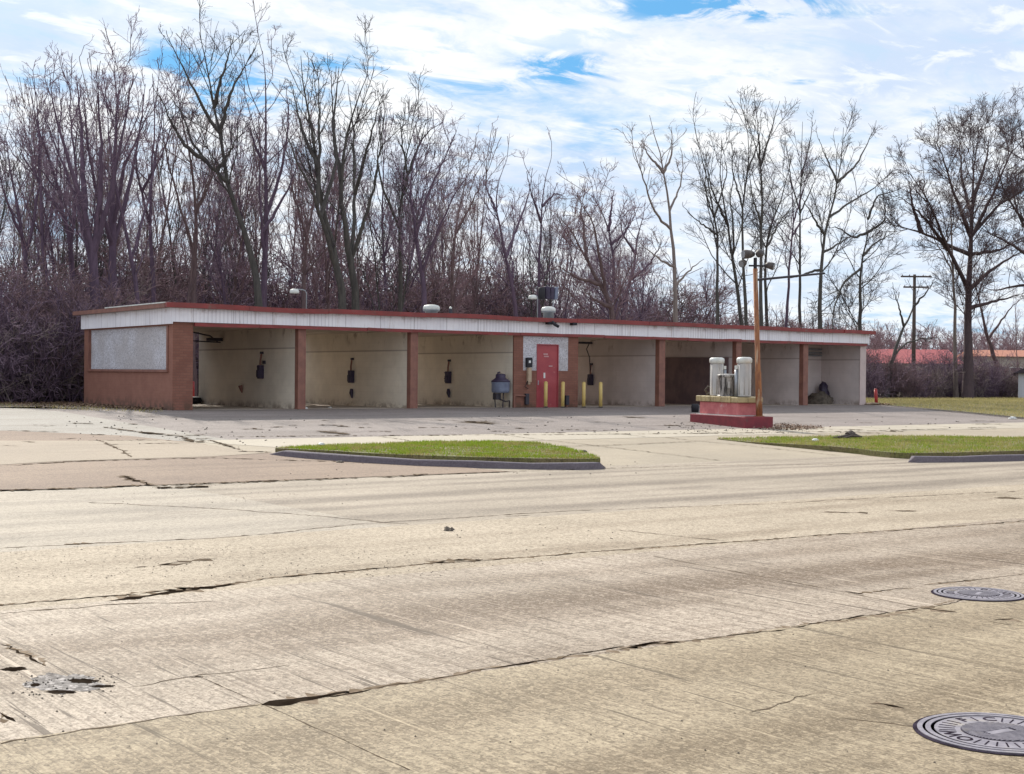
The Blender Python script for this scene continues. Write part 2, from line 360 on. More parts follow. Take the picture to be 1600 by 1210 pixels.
M_['road4'] = pave('road_slab_far', (0.406, 0.337, 0.264), (0.332, 0.275, 0.213), (0.153, 0.120, 0.092), bands=((13.25, .42, .75), (14.5, .3, .5), (15.4, .5, .8), (16.75, .3, .55), (17.5, .35, .5)), streak=.75, speck=.35, grain=35,
                   splits=((-60, 7.55, (.48, .43, .36), .35),), seed=0)
M_['gutter'] = pave('gutter_slab', (0.303, 0.268, 0.224), (0.268, 0.231, 0.196), (0.204, 0.153, 0.119), speck=.3, grain=30, seed=4)
M_['apron'] = pave('brown_apron', (0.280, 0.201, 0.145), (0.217, 0.150, 0.110), (0.151, 0.102, 0.074), streak=.6, speck=.4, grain=40, seed=6, patch=.25)
M_['aprond'] = pave('cream_apron', (0.347, 0.277, 0.207), (0.305, 0.244, 0.184), (0.224, 0.176, 0.128), streak=.45, speck=.25, grain=40, seed=5, patch=.3)
M_['drive'] = pave('cream_driveway', (0.378, 0.315, 0.236), (0.318, 0.266, 0.202), (0.275, 0.217, 0.155), streak=.3, speck=.22, grain=30, seed=2)
M_['walk'] = pave('cream_sidewalk', (0.435, 0.377, 0.299), (0.399, 0.348, 0.277), (0.350, 0.294, 0.230), streak=.15, speck=.15, grain=30, seed=9)
M_['lot'] = pave('weathered_asphalt_lot', (0.322, 0.273, 0.252), (0.247, 0.209, 0.193), (0.150, 0.116, 0.101), streak=.55, speck=.4, grain=35, seed=7, patch=.3, gravel=.25)
M_['lotpale'] = pave('pale_lot', (0.324, 0.296, 0.262), (0.287, 0.262, 0.231), (0.203, 0.164, 0.133), streak=.5, speck=.35, grain=30, seed=1.5, patch=.4)
M_['floor'] = pave('bay_floor', (0.480, 0.408, 0.336), (0.396, 0.336, 0.288), (.14, .11, .1), streak=.2, speck=.3, seed=12)
M_['kerb'] = pave('kerb_concrete', (.175, .15, .175), (.135, .115, .135), (.075, .06, .065), streak=.1, speck=.3, seed=2)
M_['dirt'] = pave('leaf_litter_ground', (.21, .155, .11), (.15, .11, .08), (.06, .045, .035), streak=.2, speck=.5, patch=.5, grain=18)
M_['soil'] = pave('grassy_soil', (.15, .15, .05), (.20, .16, .085), (.08, .06, .035), streak=.2, speck=.6, patch=1.4, grain=20)
def dull(name, c1, c2):
    m, k = newmat(name); p = pos(k); finish(k, k.mix(k.mr(k.noise(p, 9, 5), .4, .6), c1, c2), 1.0, spec=0.0); return m
M_['crack'] = dull('crack_dirt_and_shade', (.030, .022, .016), (.016, .011, .008))  # near-black dirt, also standing for the shade of uncut cracks and holes
M_['irondark'] = dull('cast_iron_dark', (.05, .04, .055), (.028, .022, .03))  # shade of the grooves and recesses is put into this dark iron
M_['cracksoft'] = dull('joint_dirt', (.15, .115, .085), (.085, .065, .048))
M_['halo'] = dull('crumbled_edge', (.27, .21, .155), (.16, .12, .085))
M_['asphalt'] = pave('broken_asphalt', (.46, .42, .40), (.32, .28, .26), (.09, .07, .06), speck=.6, patch=2.5, grain=40, gravel=.6)

# ------------------------------------------------------------------ ground sheets
def sheet(name, poly, lay, mat, cuts=(18.5, YF), dzf=None, grid=0.0):
    bm = bmesh.new(); vs = [bm.verts.new((x, y, 0)) for x, y in poly]; bm.faces.new(vs)
    ys = [p[1] for p in poly]; xs = [p[0] for p in poly]; pl = [((0, c, 0), (0, 1, 0)) for c in cuts if min(ys) < c < max(ys)]
    if grid:
        y = min(ys)+grid
        while y < max(ys): pl.append(((0, y, 0), (0, 1, 0))); y += grid
        x = min(xs)+grid
        while x < max(xs): pl.append(((x, 0, 0), (1, 0, 0))); x += grid
    for co, no in pl:
        bmesh.ops.bisect_plane(bm, geom=bm.verts[:]+bm.edges[:]+bm.faces[:], plane_co=co, plane_no=no)
    for v in bm.verts: v.co.z = ZT(v.co.y) + lay*.004 + (dzf(v.co.x, v.co.y) if dzf else 0)
    if dzf:
        be = [e_ for e_ in bm.edges if e_.is_boundary]; ex = bmesh.ops.extrude_edge_only(bm, edges=be)
        for v in ex['geom']:
            if isinstance(v, bmesh.types.BMVert): v.co.z = ZT(v.co.y)-.05
    bmesh.ops.recalc_face_normals(bm, faces=bm.faces)
    if sum(f.normal.z for f in bm.faces) < 0: bmesh.ops.reverse_faces(bm, faces=bm.faces)
    me = bpy.data.meshes.new(name); bm.to_mesh(me); bm.free(); me.materials.append(mat)
    o = bpy.data.objects.new(name, me); COL.objects.link(o); o['kind'] = 'structure'; return o
def rect(x0, x1, y0, y1): return [(x0, y0), (x1, y0), (x1, y1), (x0, y1)]
sheet('ground', rect(-900, 1500, -60, 1500), 0, M_['dirt'])
sheet('road', rect(-60, 160, -12, 6.08), 1, M_['road1'])
sheet('road', rect(-60, 160, 6.08, 9.4), 1, M_['road2'])
sheet('road', rect(-60, 160, 9.4, 12.4), 1, M_['road3'])
sheet('road', rect(-60, 160, 12.4, 18.7), 1, M_['road4'])
sheet('driveway', rect(-60, 160, 18.7, 26.2), 1, M_['drive'])
lotx1 = G(1600, 653)
sheet('parking_lot', [(12, 26.2), (62, 26.2)] + GP([(1680, 664), (1600, 653), (1500, 643), (1440, 638), (1375, 633.5)]) + [(45.5, 47), (9.5, 47), (9, 44), (12, 40)], 1, M_['lot'])
sheet('parking_lot', [(-60, 26.2), (12, 26.2), (12, 40)] + [G(150, 640), G(60, 636), G(0, 636.5)] + [(-60, 44)], 1, M_['lotpale'])
# the sidewalk, and the brown side drive on the left
sheet('sidewalk', [(12.0, 24.2), (160, 24.2), (160, 26.2), (10.9, 26.2)], 2, M_['walk'])
sheet('driveway', GP([(-200, 775), (0, 768.5), (300, 757), (640, 744), (800, 738)]) + GP([(700, 729), (560, 723), (480, 716), (424, 709), (372, 706), (320, 695), (200, 682), (60, 676), (0, 674), (-200, 672)]), 3, M_['apron'])
sheet('driveway', GP([(-200, 712), (0, 728), (100, 722), (330, 715), (420, 709), (370, 704), (330, 697), (240, 688), (130, 690), (0, 690), (-200, 680)]), 4, M_['aprond'])
sheet('bounce_apron', rect(12, 46.5, 44.3, 49.5), 2, M_['walk'])  # unseen pale apron, added to bounce light into the bays
sheet('lot_floor', rect(15.2, 44.7, YF-.05, 44.3), 2, M_['floor'])

# ------------------------------------------------------------------ cracks, joints, potholes
def ribbon(mb, pts, w, lay=5, step=.06, ragged=.5, taper=True, wob=.012):
    pts = [Vector((*p, 0)) for p in pts]; L = [0]
    for a, b in zip(pts, pts[1:]): L.append(L[-1]+(b-a).length)
    n = max(3, int(L[-1]/step)); out = []
    off = 0
    for i in range(n+1):
        s = L[-1]*i/n; j = max(k_ for k_ in range(len(L)) if L[k_] <= s+1e-6); j = min(j, len(pts)-2)
        f = (s-L[j])/max(1e-6, L[j+1]-L[j]); q = pts[j].lerp(pts[j+1], f); t = (pts[j+1]-pts[j]).normalized(); nn = Vector((-t.y, t.x, 0))
        off = off*.85 + random.gauss(0, wob); ww = w*(1+random.uniform(-ragged, ragged)*1.4)
        if taper: ww *= min(1, 6*min(i, n-i)/n+.15)
        q = q+nn*off
        for sg in (-1, 1):
            r_ = q+nn*sg*ww*.5*(1+random.uniform(-ragged, ragged)); out.append((r_.x, r_.y, ZT(r_.y)+(.0052 if r_.y < 18.66 and r_.x > -50 and not (r_.y > 17.0 and r_.x < 16) else .0175)))
    mb.add(out, [(2*i, 2*i+1, 2*i+3, 2*i+2) for i in range(n)])
hard = MB(); soft = MB(); halo = MB()
_rib = ribbon
def ribbon(mb, pts, w, **kw):
    _rib(mb, pts, w, **kw)
    if mb is hard:
        k_ = dict(kw); k_['ragged'] = .95; n_ = len(halo.v); k_['step'] = .035; _rib(halo, pts, min(w*1.6+.012, w+.022), **k_)
        for i in range(n_, len(halo.v)): v = halo.v[i]; halo.v[i] = (v[0], v[1], v[2]-.0007)
ribbon(hard, GP([(-60, 951), (0, 947), (150, 934), (310, 919), (420, 905), (560, 893), (680, 881), (800, 873), (960, 861), (1150, 847), (1350, 833), (1480, 824), (1680, 809)]), .022, ragged=.7, taper=False)
ribbon(hard, GP([(172, 940), (230, 932), (300, 922), (365, 914)]), .10, ragged=.5)
ribbon(hard, GP([(672, 881), (700, 877), (755, 876)]), .09, ragged=.7)
ribbon(hard, GP([(408, 1103), (450, 1098), (520, 1086), (545, 1082)]), .060, ragged=.5, wob=.006)
ribbon(hard, GP([(500, 1090), (620, 1072), (760, 1047), (900, 1025), (1000, 1010), (1130, 996), (1300, 972), (1440, 953)]), .015, ragged=.8, taper=False)
ribbon(hard, GP([(965, 1017), (1000, 1011), (1060, 1004)]), .035, ragged=.7)
ribbon(hard, GP([(1438, 951), (1460, 954), (1495, 958)]), .05, ragged=.5, wob=.004)
ribbon(hard, GP([(1440, 952), (1470, 945), (1500, 938)]), .010, taper=False)
ribbon(soft, GP([(0, 1163), (200, 1133), (408, 1103)]), .012, taper=False); ribbon(hard, GP([(0, 1115), (20, 1130)]), .02)
ribbon(soft, GP([(185, 1077), (310, 1058), (450, 1040)]), .010); ribbon(hard, GP([(298, 1060), (312, 1057)]), .03)
ribbon(hard, GP([(0, 1007), (40, 1025), (68, 1043)]), .012)
ribbon(soft, GP([(310, 1058), (360, 1080), (408, 1101), (520, 1150), (640, 1205)]), .006, taper=False, wob=.0015)
ribbon(soft, GP([(1020, 870), (1180, 900), (1330, 928), (1440, 951)]), .014, taper=False, wob=.002)
ribbon(hard, GP([(1320, 925), (1345, 930)]), .03); ribbon(hard, GP([(1340, 929), (1420, 919)]), .012); ribbon(hard, GP([(1455, 915), (1530, 907)]), .012)
ribbon(soft, GP([(1420, 919), (1600, 898), (1680, 888)]), .012); ribbon(hard, GP([(1555, 970), (1585, 968)]), .02); ribbon(soft, GP([(1540, 972), (1660, 990)]), .01)
ribbon(hard, GP([(1358, 1100), (1385, 1101), (1415, 1108)]), .018, ragged=.8); ribbon(soft, GP([(1320, 1124), (1440, 1140)]), .010); ribbon(soft, GP([(1170, 1115), (1290, 1085)]), .010)
ribbon(soft, GP([(0, 960), (200, 945), (350, 940)]), .02)
ribbon(soft, GP([(0, 858), (150, 850), (330, 842), (620, 815), (900, 799), (1200, 788), (1680, 763)]), .030, taper=False, ragged=.7)
ribbon(hard, GP([(100, 852), (160, 849)]), .03); ribbon(hard, GP([(790, 808), (830, 806)]), .02)
ribbon(soft, GP([(140, 786), (360, 797), (520, 809), (640, 820)]), .03, taper=False)
ribbon(soft, GP([(950, 828), (1130, 846)]), .02); ribbon(hard, GP([(1100, 842), (1120, 845)]), .02); ribbon(soft, GP([(250, 884), (345, 874)]), .10, ragged=.9); ribbon(soft, GP([(210, 888), (300, 880)]), .05, ragged=.9)
ribbon(hard, GP([(0, 768), (110, 765), (220, 760)]), .05, ragged=.6, taper=False); ribbon(hard, GP([(188, 745), (205, 750), (240, 760), (330, 757), (480, 751), (560, 748)]), .06, ragged=.8, taper=False)
ribbon(hard, GP([(240, 763), (270, 764), (330, 761)]), .09, ragged=.9); ribbon(hard, GP([(590, 747), (640, 745), (665, 742)]), .07, ragged=.9)
ribbon(soft, GP([(660, 744), (800, 738), (950, 733), (1100, 728), (1400, 725)]), .04, taper=False)
ribbon(soft, GP([(0, 730), (130, 722), (330, 717), (560, 724)]), .05, ragged=.9)
ribbon(soft, GP([(0, 674), (100, 676)]), .08); ribbon(soft, GP([(120, 690), (330, 689), (380, 706)]), .06, ragged=.9); ribbon(hard, GP([(372, 707), (425, 708)]), .08, ragged=.9)
ribbon(hard, GP([(225, 677), (255, 680)]), .16, ragged=.9); ribbon(soft, GP([(160, 668), (200, 674), (300, 685)]), .10, ragged=.9); ribbon(soft, GP([(285, 684), (305, 692), (325, 690)]), .14, ragged=.9)
ribbon(soft, GP([(150, 688), (190, 705), (205, 716)]), .05, ragged=.9)
ribbon(soft, GP([(360, 684), (500, 682), (900, 680), (1100, 678), (1330, 675), (1480, 671)]), .07, ragged=.9, taper=False)
ribbon(hard, GP([(727, 659), (745, 661), (770, 664)]), .35, ragged=.9); ribbon(soft, GP([(980, 653), (1005, 653)]), .3, ragged=.9); ribbon(soft, GP([(495, 674), (545, 680)]), .2, ragged=.9)
for j in range(46):
    x = random.uniform(330, 1580); y = random.uniform(657, 678)
    if 1060 < x < 1230: continue
    ribbon(soft, GP([(x, y), (x+random.uniform(12, 60), y+random.uniform(-1.2, 1.2))]), random.uniform(.04, .12), ragged=.95)
for j in range(22):
    x = random.uniform(0, 330); y = random.uniform(652, 700)
    ribbon(soft, GP([(x, y), (x+random.uniform(12, 60), y+random.uniform(-1.5, 1.5))]), random.uniform(.03, .09), ragged=.95)
for x, y in ((1335, 802), (1410, 799), (1300, 801), (1575, 779), (1300, 706)): ribbon(soft, GP([(x-22, y), (x+22, y)]), .12, ragged=.9)
for j in range(9):      # sidewalk joints
    x = 15.5+j*3.1; ribbon(soft, [(x, 24.25), (x, 26.15)], .03, taper=False)
for X_ in (18.6, 22.0): ribbon(soft, [(X_, 18.8), (X_, 24.1)], .03, taper=False)
ribbon(soft, GP([(770, 700), (950, 697), (1110, 690)]), .04)
hb = hard.build('pavement_cracks', M_['crack']); hb['kind'] = 'structure'
ha = halo.build('crack_edges', M_['halo']); ha['kind'] = 'structure'
sb = soft.build('pavement_joints', M_['cracksoft']); sb['kind'] = 'structure'
def blob(mb, x, y, rx, ry, lay, n=60, rag=.3):
    c = G(x, y); ex = G(x+rx, y); ey = G(x, y-ry); a = Vector((ex[0]-c[0], ex[1]-c[1])); b = Vector((ey[0]-c[0], ey[1]-c[1])); vs = []
    ph_ = [random.uniform(0, 6.28) for _ in range(5)]
    for i in range(n):
        t = 2*math.pi*i/n; r_ = 1+rag*(.5*math.sin(2*t+ph_[0])+.35*math.sin(5*t+ph_[1])+.25*math.sin(9*t+ph_[2])+.15*math.sin(17*t+ph_[3]))+random.uniform(-.05, .05); q = Vector(c)+a*math.cos(t)*r_+b*math.sin(t)*r_; vs.append((q.x, q.y, ZT(q.y)+.004+(lay-4)*.0009))
    mb.add(vs, [tuple(range(n))])
pm = MB(); blob(pm, 100, 1069, 52, 16, 5, 60); o = pm.build('asphalt_patch', M_['asphalt']); o['kind'] = 'structure'
ph = MB(); blob(ph, 130, 1066, 20, 4, 6); blob(ph, 22, 1047, 20, 3, 6); blob(ph, 95, 1083, 26, 2.4, 6); blob(ph, 160, 1074, 20, 1.8, 6); blob(ph, 55, 1072, 8, 2.4, 6)  # flat dark patches; the shade of the holes is in their colour
o = ph.build('potholes', M_['crack']); o['kind'] = 'structure'

# loose grit and pebbles on the slabs
def pebbles(name, areas, mat, kind='stuff', label=None, cat=None):
    mb = MB()
    for (x0, x1, y0, y1, n, s0, s1) in areas:
        for _ in range(n):
            gx, gy = G(random.uniform(x0, x1), random.uniform(y0, y1)); s = random.uniform(s0, s1); z = ZT(gy)+.006
            a = random.uniform(0, 6.28); vs = [(gx+s*math.cos(a+t)*random.uniform(.6, 1.2), gy+s*math.sin(a+t)*random.uniform(.6, 1.2), z) for t in (0, 1.57, 3.14, 4.71)]
            vs.append((gx, gy, z+s*random.uniform(.5, .9))); mb.add(vs, [(0, 1, 4), (1, 2, 4), (2, 3, 4), (3, 0, 4)])
    o = mb.build(name, mat); tag(o, label, cat, kind=kind)
pebbles('loose_grit', [(0, 700, 855, 905, 420, .003, .009), (700, 1000, 815, 890, 60, .004, .012), (180, 560, 745, 790, 60, .006, .012), (430, 1000, 720, 745, 80, .008, .025), (1060, 1260, 660, 678, 260, .012, .035),
                       (0, 1600, 960, 1200, 90, .003, .008), (20, 190, 1055, 1090, 60, .004, .010), (100, 480, 650, 700, 90, .015, .04), (700, 1500, 650, 680, 80, .015, .05), (696, 706, 826, 831, 5, .03, .05)],
        M_['stone'], label='dark grit and pebbles strewn over the road slabs and lot', cat='grit')

# ------------------------------------------------------------------ grass
def inpoly(x, y, P):
    c = False; j = len(P)-1
    for i in range(len(P)):
        if (P[i][1] > y) != (P[j][1] > y) and x < (P[j][0]-P[i][0])*(y-P[i][1])/(P[j][1]-P[i][1])+P[i][0]: c = not c
        j = i
    return c
def grassmat(name, green, dry, thr):
    m, k = newmat(name); p = pos(k); n = k.noise(p, 1.6, 8, .72, .4); f = k.noise(p, 23, 3, .7)
    c = k.mix(k.mr(k.math('ADD', n, k.math('MULTIPLY', k.math('SUBTRACT', f, .5), .55)), thr-.07, thr+.07), dry, green)
    c = k.mix(k.mr(f, .4, .8, 0, .35), c, tuple(x*1.35 for x in green))
    b = k.n('ShaderNodeBsdfPrincipled', {'Base Color': c, 'Roughness': .6, 'Specular IOR Level': .2})
    tr = k.n('ShaderNodeBsdfTranslucent', {'Color': c}); mx = k.n('ShaderNodeMixShader', {0: .45, 1: b.outputs[0], 2: tr.outputs[0]})
    k.n('ShaderNodeOutputMaterial', {0: mx.outputs[0]}); return m
def blades(name, P, n, h0, h1, mat, dzf, label, thin=None):
    xs = [p[0] for p in P]; ys = [p[1] for p in P]; v = []; f = []; c = 0
    while c < n:
        x = random.uniform(min(xs), max(xs)); y = random.uniform(min(ys), max(ys))
        if not inpoly(x, y, P): continue
        if thin and random.random() > thin(x, y): c += 1; continue
        c += 1; z = ZT(y)+dzf(x, y)-.005; h = random.uniform(h0, h1); a = random.uniform(0, 6.28); wd = random.uniform(.006, .014)
        lx, ly = random.uniform(-.6, .6)*h, random.uniform(-.6, .6)*h; b = len(v)
        v += [(x-wd*math.cos(a), y-wd*math.sin(a), z), (x+wd*math.cos(a), y+wd*math.sin(a), z), (x+lx, y+ly, z+h)]; f.append((b, b+1, b+2))
    me = bpy.data.meshes.new(name); me.from_pydata(v, [], f); me.materials.append(mat)
    o = bpy.data.objects.new(name, me); COL.objects.link(o); return tag(o, label, 'grass', kind='stuff')
M_['green'] = grassmat('fresh_grass', (.19, .265, .02), (.30, .24, .10), .47)
M_['mixed'] = grassmat('half_dry_grass', (.19, .26, .025), (.33, .28, .11), .50)
M_['dry'] = grassmat('dry_grass', (.24, .25, .06), (.40, .33, .16), .58)
isl = GP([(430, 707), (480, 714), (560, 720), (650, 724), (740, 727), (830, 729), (905, 730), (938, 729), (925, 722), (880, 710), (840, 702), (790, 696), (740, 693), (660, 693), (560, 698), (490, 702)])
iy1 = 24.0; isdz = lambda x, y: max(.015, min(.12, .12*(iy1+.4-y)/2.5))
def hump(x, y): return isdz(x, y)
sheet('island_soil', isl, 5, M_['soil'], dzf=hump, grid=.5)
tuft = lambda x, y: .35+.9*(.5+.5*math.sin(x*3.1+math.sin(y*2.3)*2))*(.5+.5*math.sin(y*4.3+math.sin(x*1.7)*2.4))+.25*math.sin(x*11+y*7)
blades('grass', isl, 60000, .02, .085, M_['green'], hump, 'short bright green grass on the small kerbed traffic island', thin=tuft)
g2 = GP([(1120, 687), (1180, 694), (1260, 702), (1340, 710), (1390, 716), (1420, 717.5), (1500, 716), (1600, 713), (1750, 708), (1750, 694), (1600, 690), (1520, 686), (1460, 683), (1330, 683), (1230, 684)])
xk = G(1418, 723)[0]
dz2 = lambda x, y: max(.004, min(.10, .10*(22.6-y)/3.0)*max(0, min(1, (x-xk+1.2)/2.0)))
sheet('verge_soil', g2, 4, M_['soil'], dzf=dz2, grid=.6)
blades('grass', g2, 70000, .02, .09, M_['mixed'], dz2, 'patchy yellow and green grass on the verge beside the road', thin=tuft)
law = [G(1372, 632.5), G(1440, 638), G(1500, 643), G(1600, 653), G(1700, 665), (90, 33), (100, 47.5), (47, 47.5)]
sheet('lawn_soil', law, 1.5, M_['soil'])
blades('grass', law, 90000, .03, .12, M_['dry'], lambda x, y: .01, 'dry lawn of pale yellow grass right of the wash building')
wl = [G(0, 637), G(60, 638), G(130, 642), G(230, 646), G(262, 643)] + [(15.0, 37.4), (15.0, 45), (5, 48), (-4, 47)]
blades('weeds', wl, 5000, .03, .11, M_['dry'], lambda x, y: .0, 'dry weeds in dirt along the left brick wall', thin=lambda x, y: .7)

# kerbs
def kerb(pts, h, w_, name, label):
    P = GP(pts); mb = MB(); n = len(P); sec = []
    for i, p in enumerate(P):
        t = Vector(P[min(i+1, n-1)])-Vector(P[max(i-1, 0)]); t.normalize(); nn = Vector((-t.y, t.x)); q = Vector(p); hh = h*min(1, (.15+i*1.1), (.15+(n-1-i)*1.1))
        a = q; b = q+nn*w_; z = ZT(q.y); hh += random.uniform(-.012, .008)
        sec += [(a.x, a.y, z), (a.x+nn.x*.02, a.y+nn.y*.02, z+hh-.015), (a.x+nn.x*.04, a.y+nn.y*.04, z+hh), (b.x, b.y, z+hh), (b.x, b.y, z)]
    fs = [(5*i+j, 5*i+5+j, 5*i+6+j, 5*i+1+j) for i in range(n-1) for j in range(4)]
    mb.add(sec, fs + [(0, 1, 2, 3, 4), tuple(5*(n-1)+j for j in (4, 3, 2, 1, 0))]); o = mb.build(name, M_['kerb'], base=(P[0][0], P[0][1], ZT(P[0][1]))); o['kind'] = 'structure'
kerb([(418, 711), (440, 714), (480, 718), (560, 724), (650, 729), (740, 732), (830, 734), (905, 735), (940, 734), (949, 732)], .115, .17, 'kerb', '')
kerb([(1418, 723), (1430, 723.6), (1500, 723), (1555, 722), (1650, 719), (1760, 716)], .12, .17, 'kerb', '')

# ------------------------------------------------------------------ the wash building
ZB, ZO, ZF, ZR = .505, 2.95, 3.39, 3.52     # base, opening top, fascia top, roof edge top
XL, XR, YB = 15.15, 44.7, 44.2
bld = thing('car_wash_building', (XL, YF, ZB), 'long low abandoned car wash of red painted brick with open bays and white fascia', 'building')
def part(mb, name, mat, label=None, bevel=0.0, parent=bld, smooth=False):
    o = mb.build(name, mat, parent, smooth=smooth, bevel=bevel)
    if label: o['label'] = label
    return o
# left end wall, built round the boarded opening
lw = MB(); wy0, wy1, wz0, wz1 = 37.28, 43.72, 1.66, 2.9
lw.box(XL, XL+.25, YF, YB, ZB-.1, wz0); lw.box(XL, XL+.25, YF, wy0, wz0, ZO); lw.box(XL, XL+.25, wy1, YB, wz0, ZO); lw.box(XL, XL+.25, wy0, wy1, wz1, ZO)
part(lw, 'brick_wall', M_['brickflat'], 'left end wall of smooth painted brick')
fr = MB(); fr.box(XL-.03, XL+.06, wy0-.08, wy0+.03, wz0, wz1); fr.box(XL-.03, XL+.06, wy1-.03, wy1+.08, wz0, wz1); fr.box(XL-.06, XL+.08, wy0-.1, wy1+.1, wz0-.07, wz0)
part(fr, 'window_frame', M_['brown'])
bp = MB(); bp.box(XL+.05, XL+.08, wy0, wy1, wz0, wz1); part(bp, 'board_panel', M_['osb'], 'whitewashed chipboard sheet closing the end opening')
pr = MB(); pr.box(XL+.002, XL+.60, YF-.003, YF+.4, ZB-.1, ZO+.05); part(pr, 'pier', M_['brick'], 'brick corner pier')
cols = [(19.06, 19.32), (22.98, 23.26), (33.45, 33.74), (37.32, 37.60), (41.0, 41.28)]
for a, b in cols:
    mb = MB(); mb.box(a, b, YF, YF+.22, ZB-.1, ZO); part(mb, 'column', M_['brown'], bevel=.01)
    mb = MB(); mb.box(a+.02, b-.02, YF+.222, YB, ZB-.1, ZO-.002); part(mb, 'partition_wall', M_['bay'] if a < 30 else M_['baydim'])
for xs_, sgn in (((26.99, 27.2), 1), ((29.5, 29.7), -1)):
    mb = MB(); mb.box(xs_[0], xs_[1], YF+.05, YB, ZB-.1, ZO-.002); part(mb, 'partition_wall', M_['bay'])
# office front
of = MB(); dx0, dx1, dz1 = 27.93, 28.85, 2.64; px0, px1, pz0 = 27.36, 29.27, 1.75
of.box(26.985, px0, YF-.02, YF+.05, ZB-.1, ZO); of.box(px1, 29.705, YF-.02, YF+.05, ZB-.1, ZO); of.box(px0, dx0, YF-.02, YF+.05, ZB-.1, pz0); of.box(dx1, px1, YF-.02, YF+.05, ZB-.1, pz0)
of.box(px0-.01, px1+.01, YF+.031, YF+.05, ZO-.06, ZO); part(of, 'office_wall', M_['brick'], 'brick office front between the bays')
ob = MB(); ob.box(px0, dx0, YF-.01, YF+.03, pz0, ZO-.06); ob.box(dx1, px1, YF-.01, YF+.03, pz0, ZO-.06); ob.box(dx0, dx1, YF-.01, YF+.03, dz1, ZO-.06)
part(ob, 'board_panel', M_['osb'], 'whitewashed chipboard round the office door')
br = MB(); br.box(px0, px1, YF-.015, YF+.03, ZO-.06, ZO); part(br, 'head_rail', M_['brown'])
dr = MB(); dr.box(dx0+.03, dx1-.03, YF+.0, YF+.045, ZB, dz1-.03); door = part(dr, 'door', M_['door'], 'red steel office door')
df = MB(); df.box(dx0, dx0+.028, YF-.03, YF+.05, ZB, dz1); df.box(dx1-.028, dx1, YF-.03, YF+.05, ZB, dz1); df.box(dx0+.028, dx1-.028, YF-.03, YF+.05, dz1-.028, dz1); part(df, 'door_frame', M_['door'])
def onboard(x0, x1, z0, z1, mat, name, label=None, y=YF, d=.012, parent=None):
    mb = MB(); mb.box(x0, x1, y-d, y-.001, z0, z1); o = mb.build(name, mat, parent or door); 
    if label: o['label'] = label
    return o
onboard(28.22, 28.40, 2.28, 2.33, M_['pink'], 'lettering'); onboard(28.24, 28.44, 2.21, 2.25, M_['pink'], 'lettering')
onboard(28.23, 28.30, 1.50, 1.68, M_['rubbish'], 'notice', 'white paper notice'); onboard(28.45, 28.60, 1.90, 1.915, M_['rubbish'], 'scratch')
onboard(27.99, 28.03, 1.27, 1.42, M_['galv'], 'handle', 'pale latch plate')
# back of the office, and back wall of the last bay
bk = MB(); bk.box(27.2, 29.5, YB-.2, YB-.002, ZB, ZO-.004); part(bk, 'rear_wall', M_['brick'])
bw = MB(); bw.box(41.28, XR-.281, 39.0, 39.2, ZB-.1, ZO-.004); part(bw, 'rear_wall', M_['baydim'], 'dimmed grey block wall closing the last bay')
ew = MB(); ew.box(XR-.28, XR, YF+.03, YB, ZB-.1, ZO); part(ew, 'end_wall', M_['baydim'])
ec = MB(); ec.box(XR-.34, XR+.02, YF-.005, YF+.028, ZB-.1, ZO); part(ec, 'end_pier_facing', M_['endwall'], 'peeling pinkish render on the right end')
# fascia, header, roof
fa = MB(); fa.box(XL-.04, XR+.04, YF-.10, YF-.04, ZO+.05, ZF); part(fa, 'fascia', M_['fascia'])
fl = MB(); fl.box(XL-.10, XL-.041, YF-.10, YB+.04, ZO-.01, ZF); part(fl, 'fascia', M_['fascia'], 'white fascia of the left end, in flat panels')
f2 = MB(); f2.box(XR+.041, XR+.1, YF-.10, YB+.04, ZO, ZF); part(f2, 'fascia', M_['fascia'])
def trim(x0, x1, ya, yb, z0, z1, amp, seg, lap):
    """a strip of trim nailed up in lengths, each bowing a little"""
    m_ = MB(); x = x0
    while x < x1-.05:
        L_ = min(seg*random.uniform(.8, 1.2), x1-x); L_ = x1-x if x1-x-L_ < .6 else L_; n_ = 6; dy = random.uniform(-lap, lap); sag = random.uniform(-amp, amp); e0, e1 = random.uniform(-amp, amp)*.6, random.uniform(-amp, amp)*.6; vs = []
        for k_ in range(n_+1):
            t_ = k_/n_; xx = x+(L_-.004)*t_; o_ = e0*(1-t_)+e1*t_+sag*4*t_*(1-t_); b_ = o_+random.uniform(-.006, .006)
            vs += [(xx, ya+dy, z0+b_), (xx, yb+dy, z0+b_), (xx, yb+dy, z1+o_), (xx, ya+dy+random.uniform(-.006, .006), z1+o_)]
        m_.add(vs, [(4*k_+a_, 4*k_+4+a_, 4*k_+4+(a_+1) % 4, 4*k_+(a_+1) % 4) for k_ in range(n_) for a_ in range(4)]+[(0, 1, 2, 3), (4*n_+3, 4*n_+2, 4*n_+1, 4*n_)]); x += L_
    return m_
part(trim(15.76, 44.66, YF-.105, YF-.005, ZO-.045, ZO+.05, .016, 1.9, .012), 'header_beam', M_['redtrim'])
part(trim(14.86, 44.95, YF-.28, YF-.165, ZF-.01, ZR, .02, 3.1, .018), 'roof_edge', M_['redtrim'], 'red metal roof edge along the front')
tl = MB(); tl.box(14.86, 14.98, YF-.10, YB+.3, ZF+.0, ZR-.01); part(tl, 'roof_edge', M_['brown'], 'brown roof edge of the left end')
wf = MB(); wf.box(14.84, 15.06, YF-.10, YF+4.6, ZR-.008, ZR+.025); part(wf, 'flashing', M_['whitecap'], 'metal flashing, whitened to look sunlit')  # white tone stands for sun on this roof edge
tr_ = MB(); tr_.box(44.83, 44.95, YF-.10, YB+.3, ZF+.0, ZR-.01); part(tr_, 'roof_edge', M_['redtrim'])
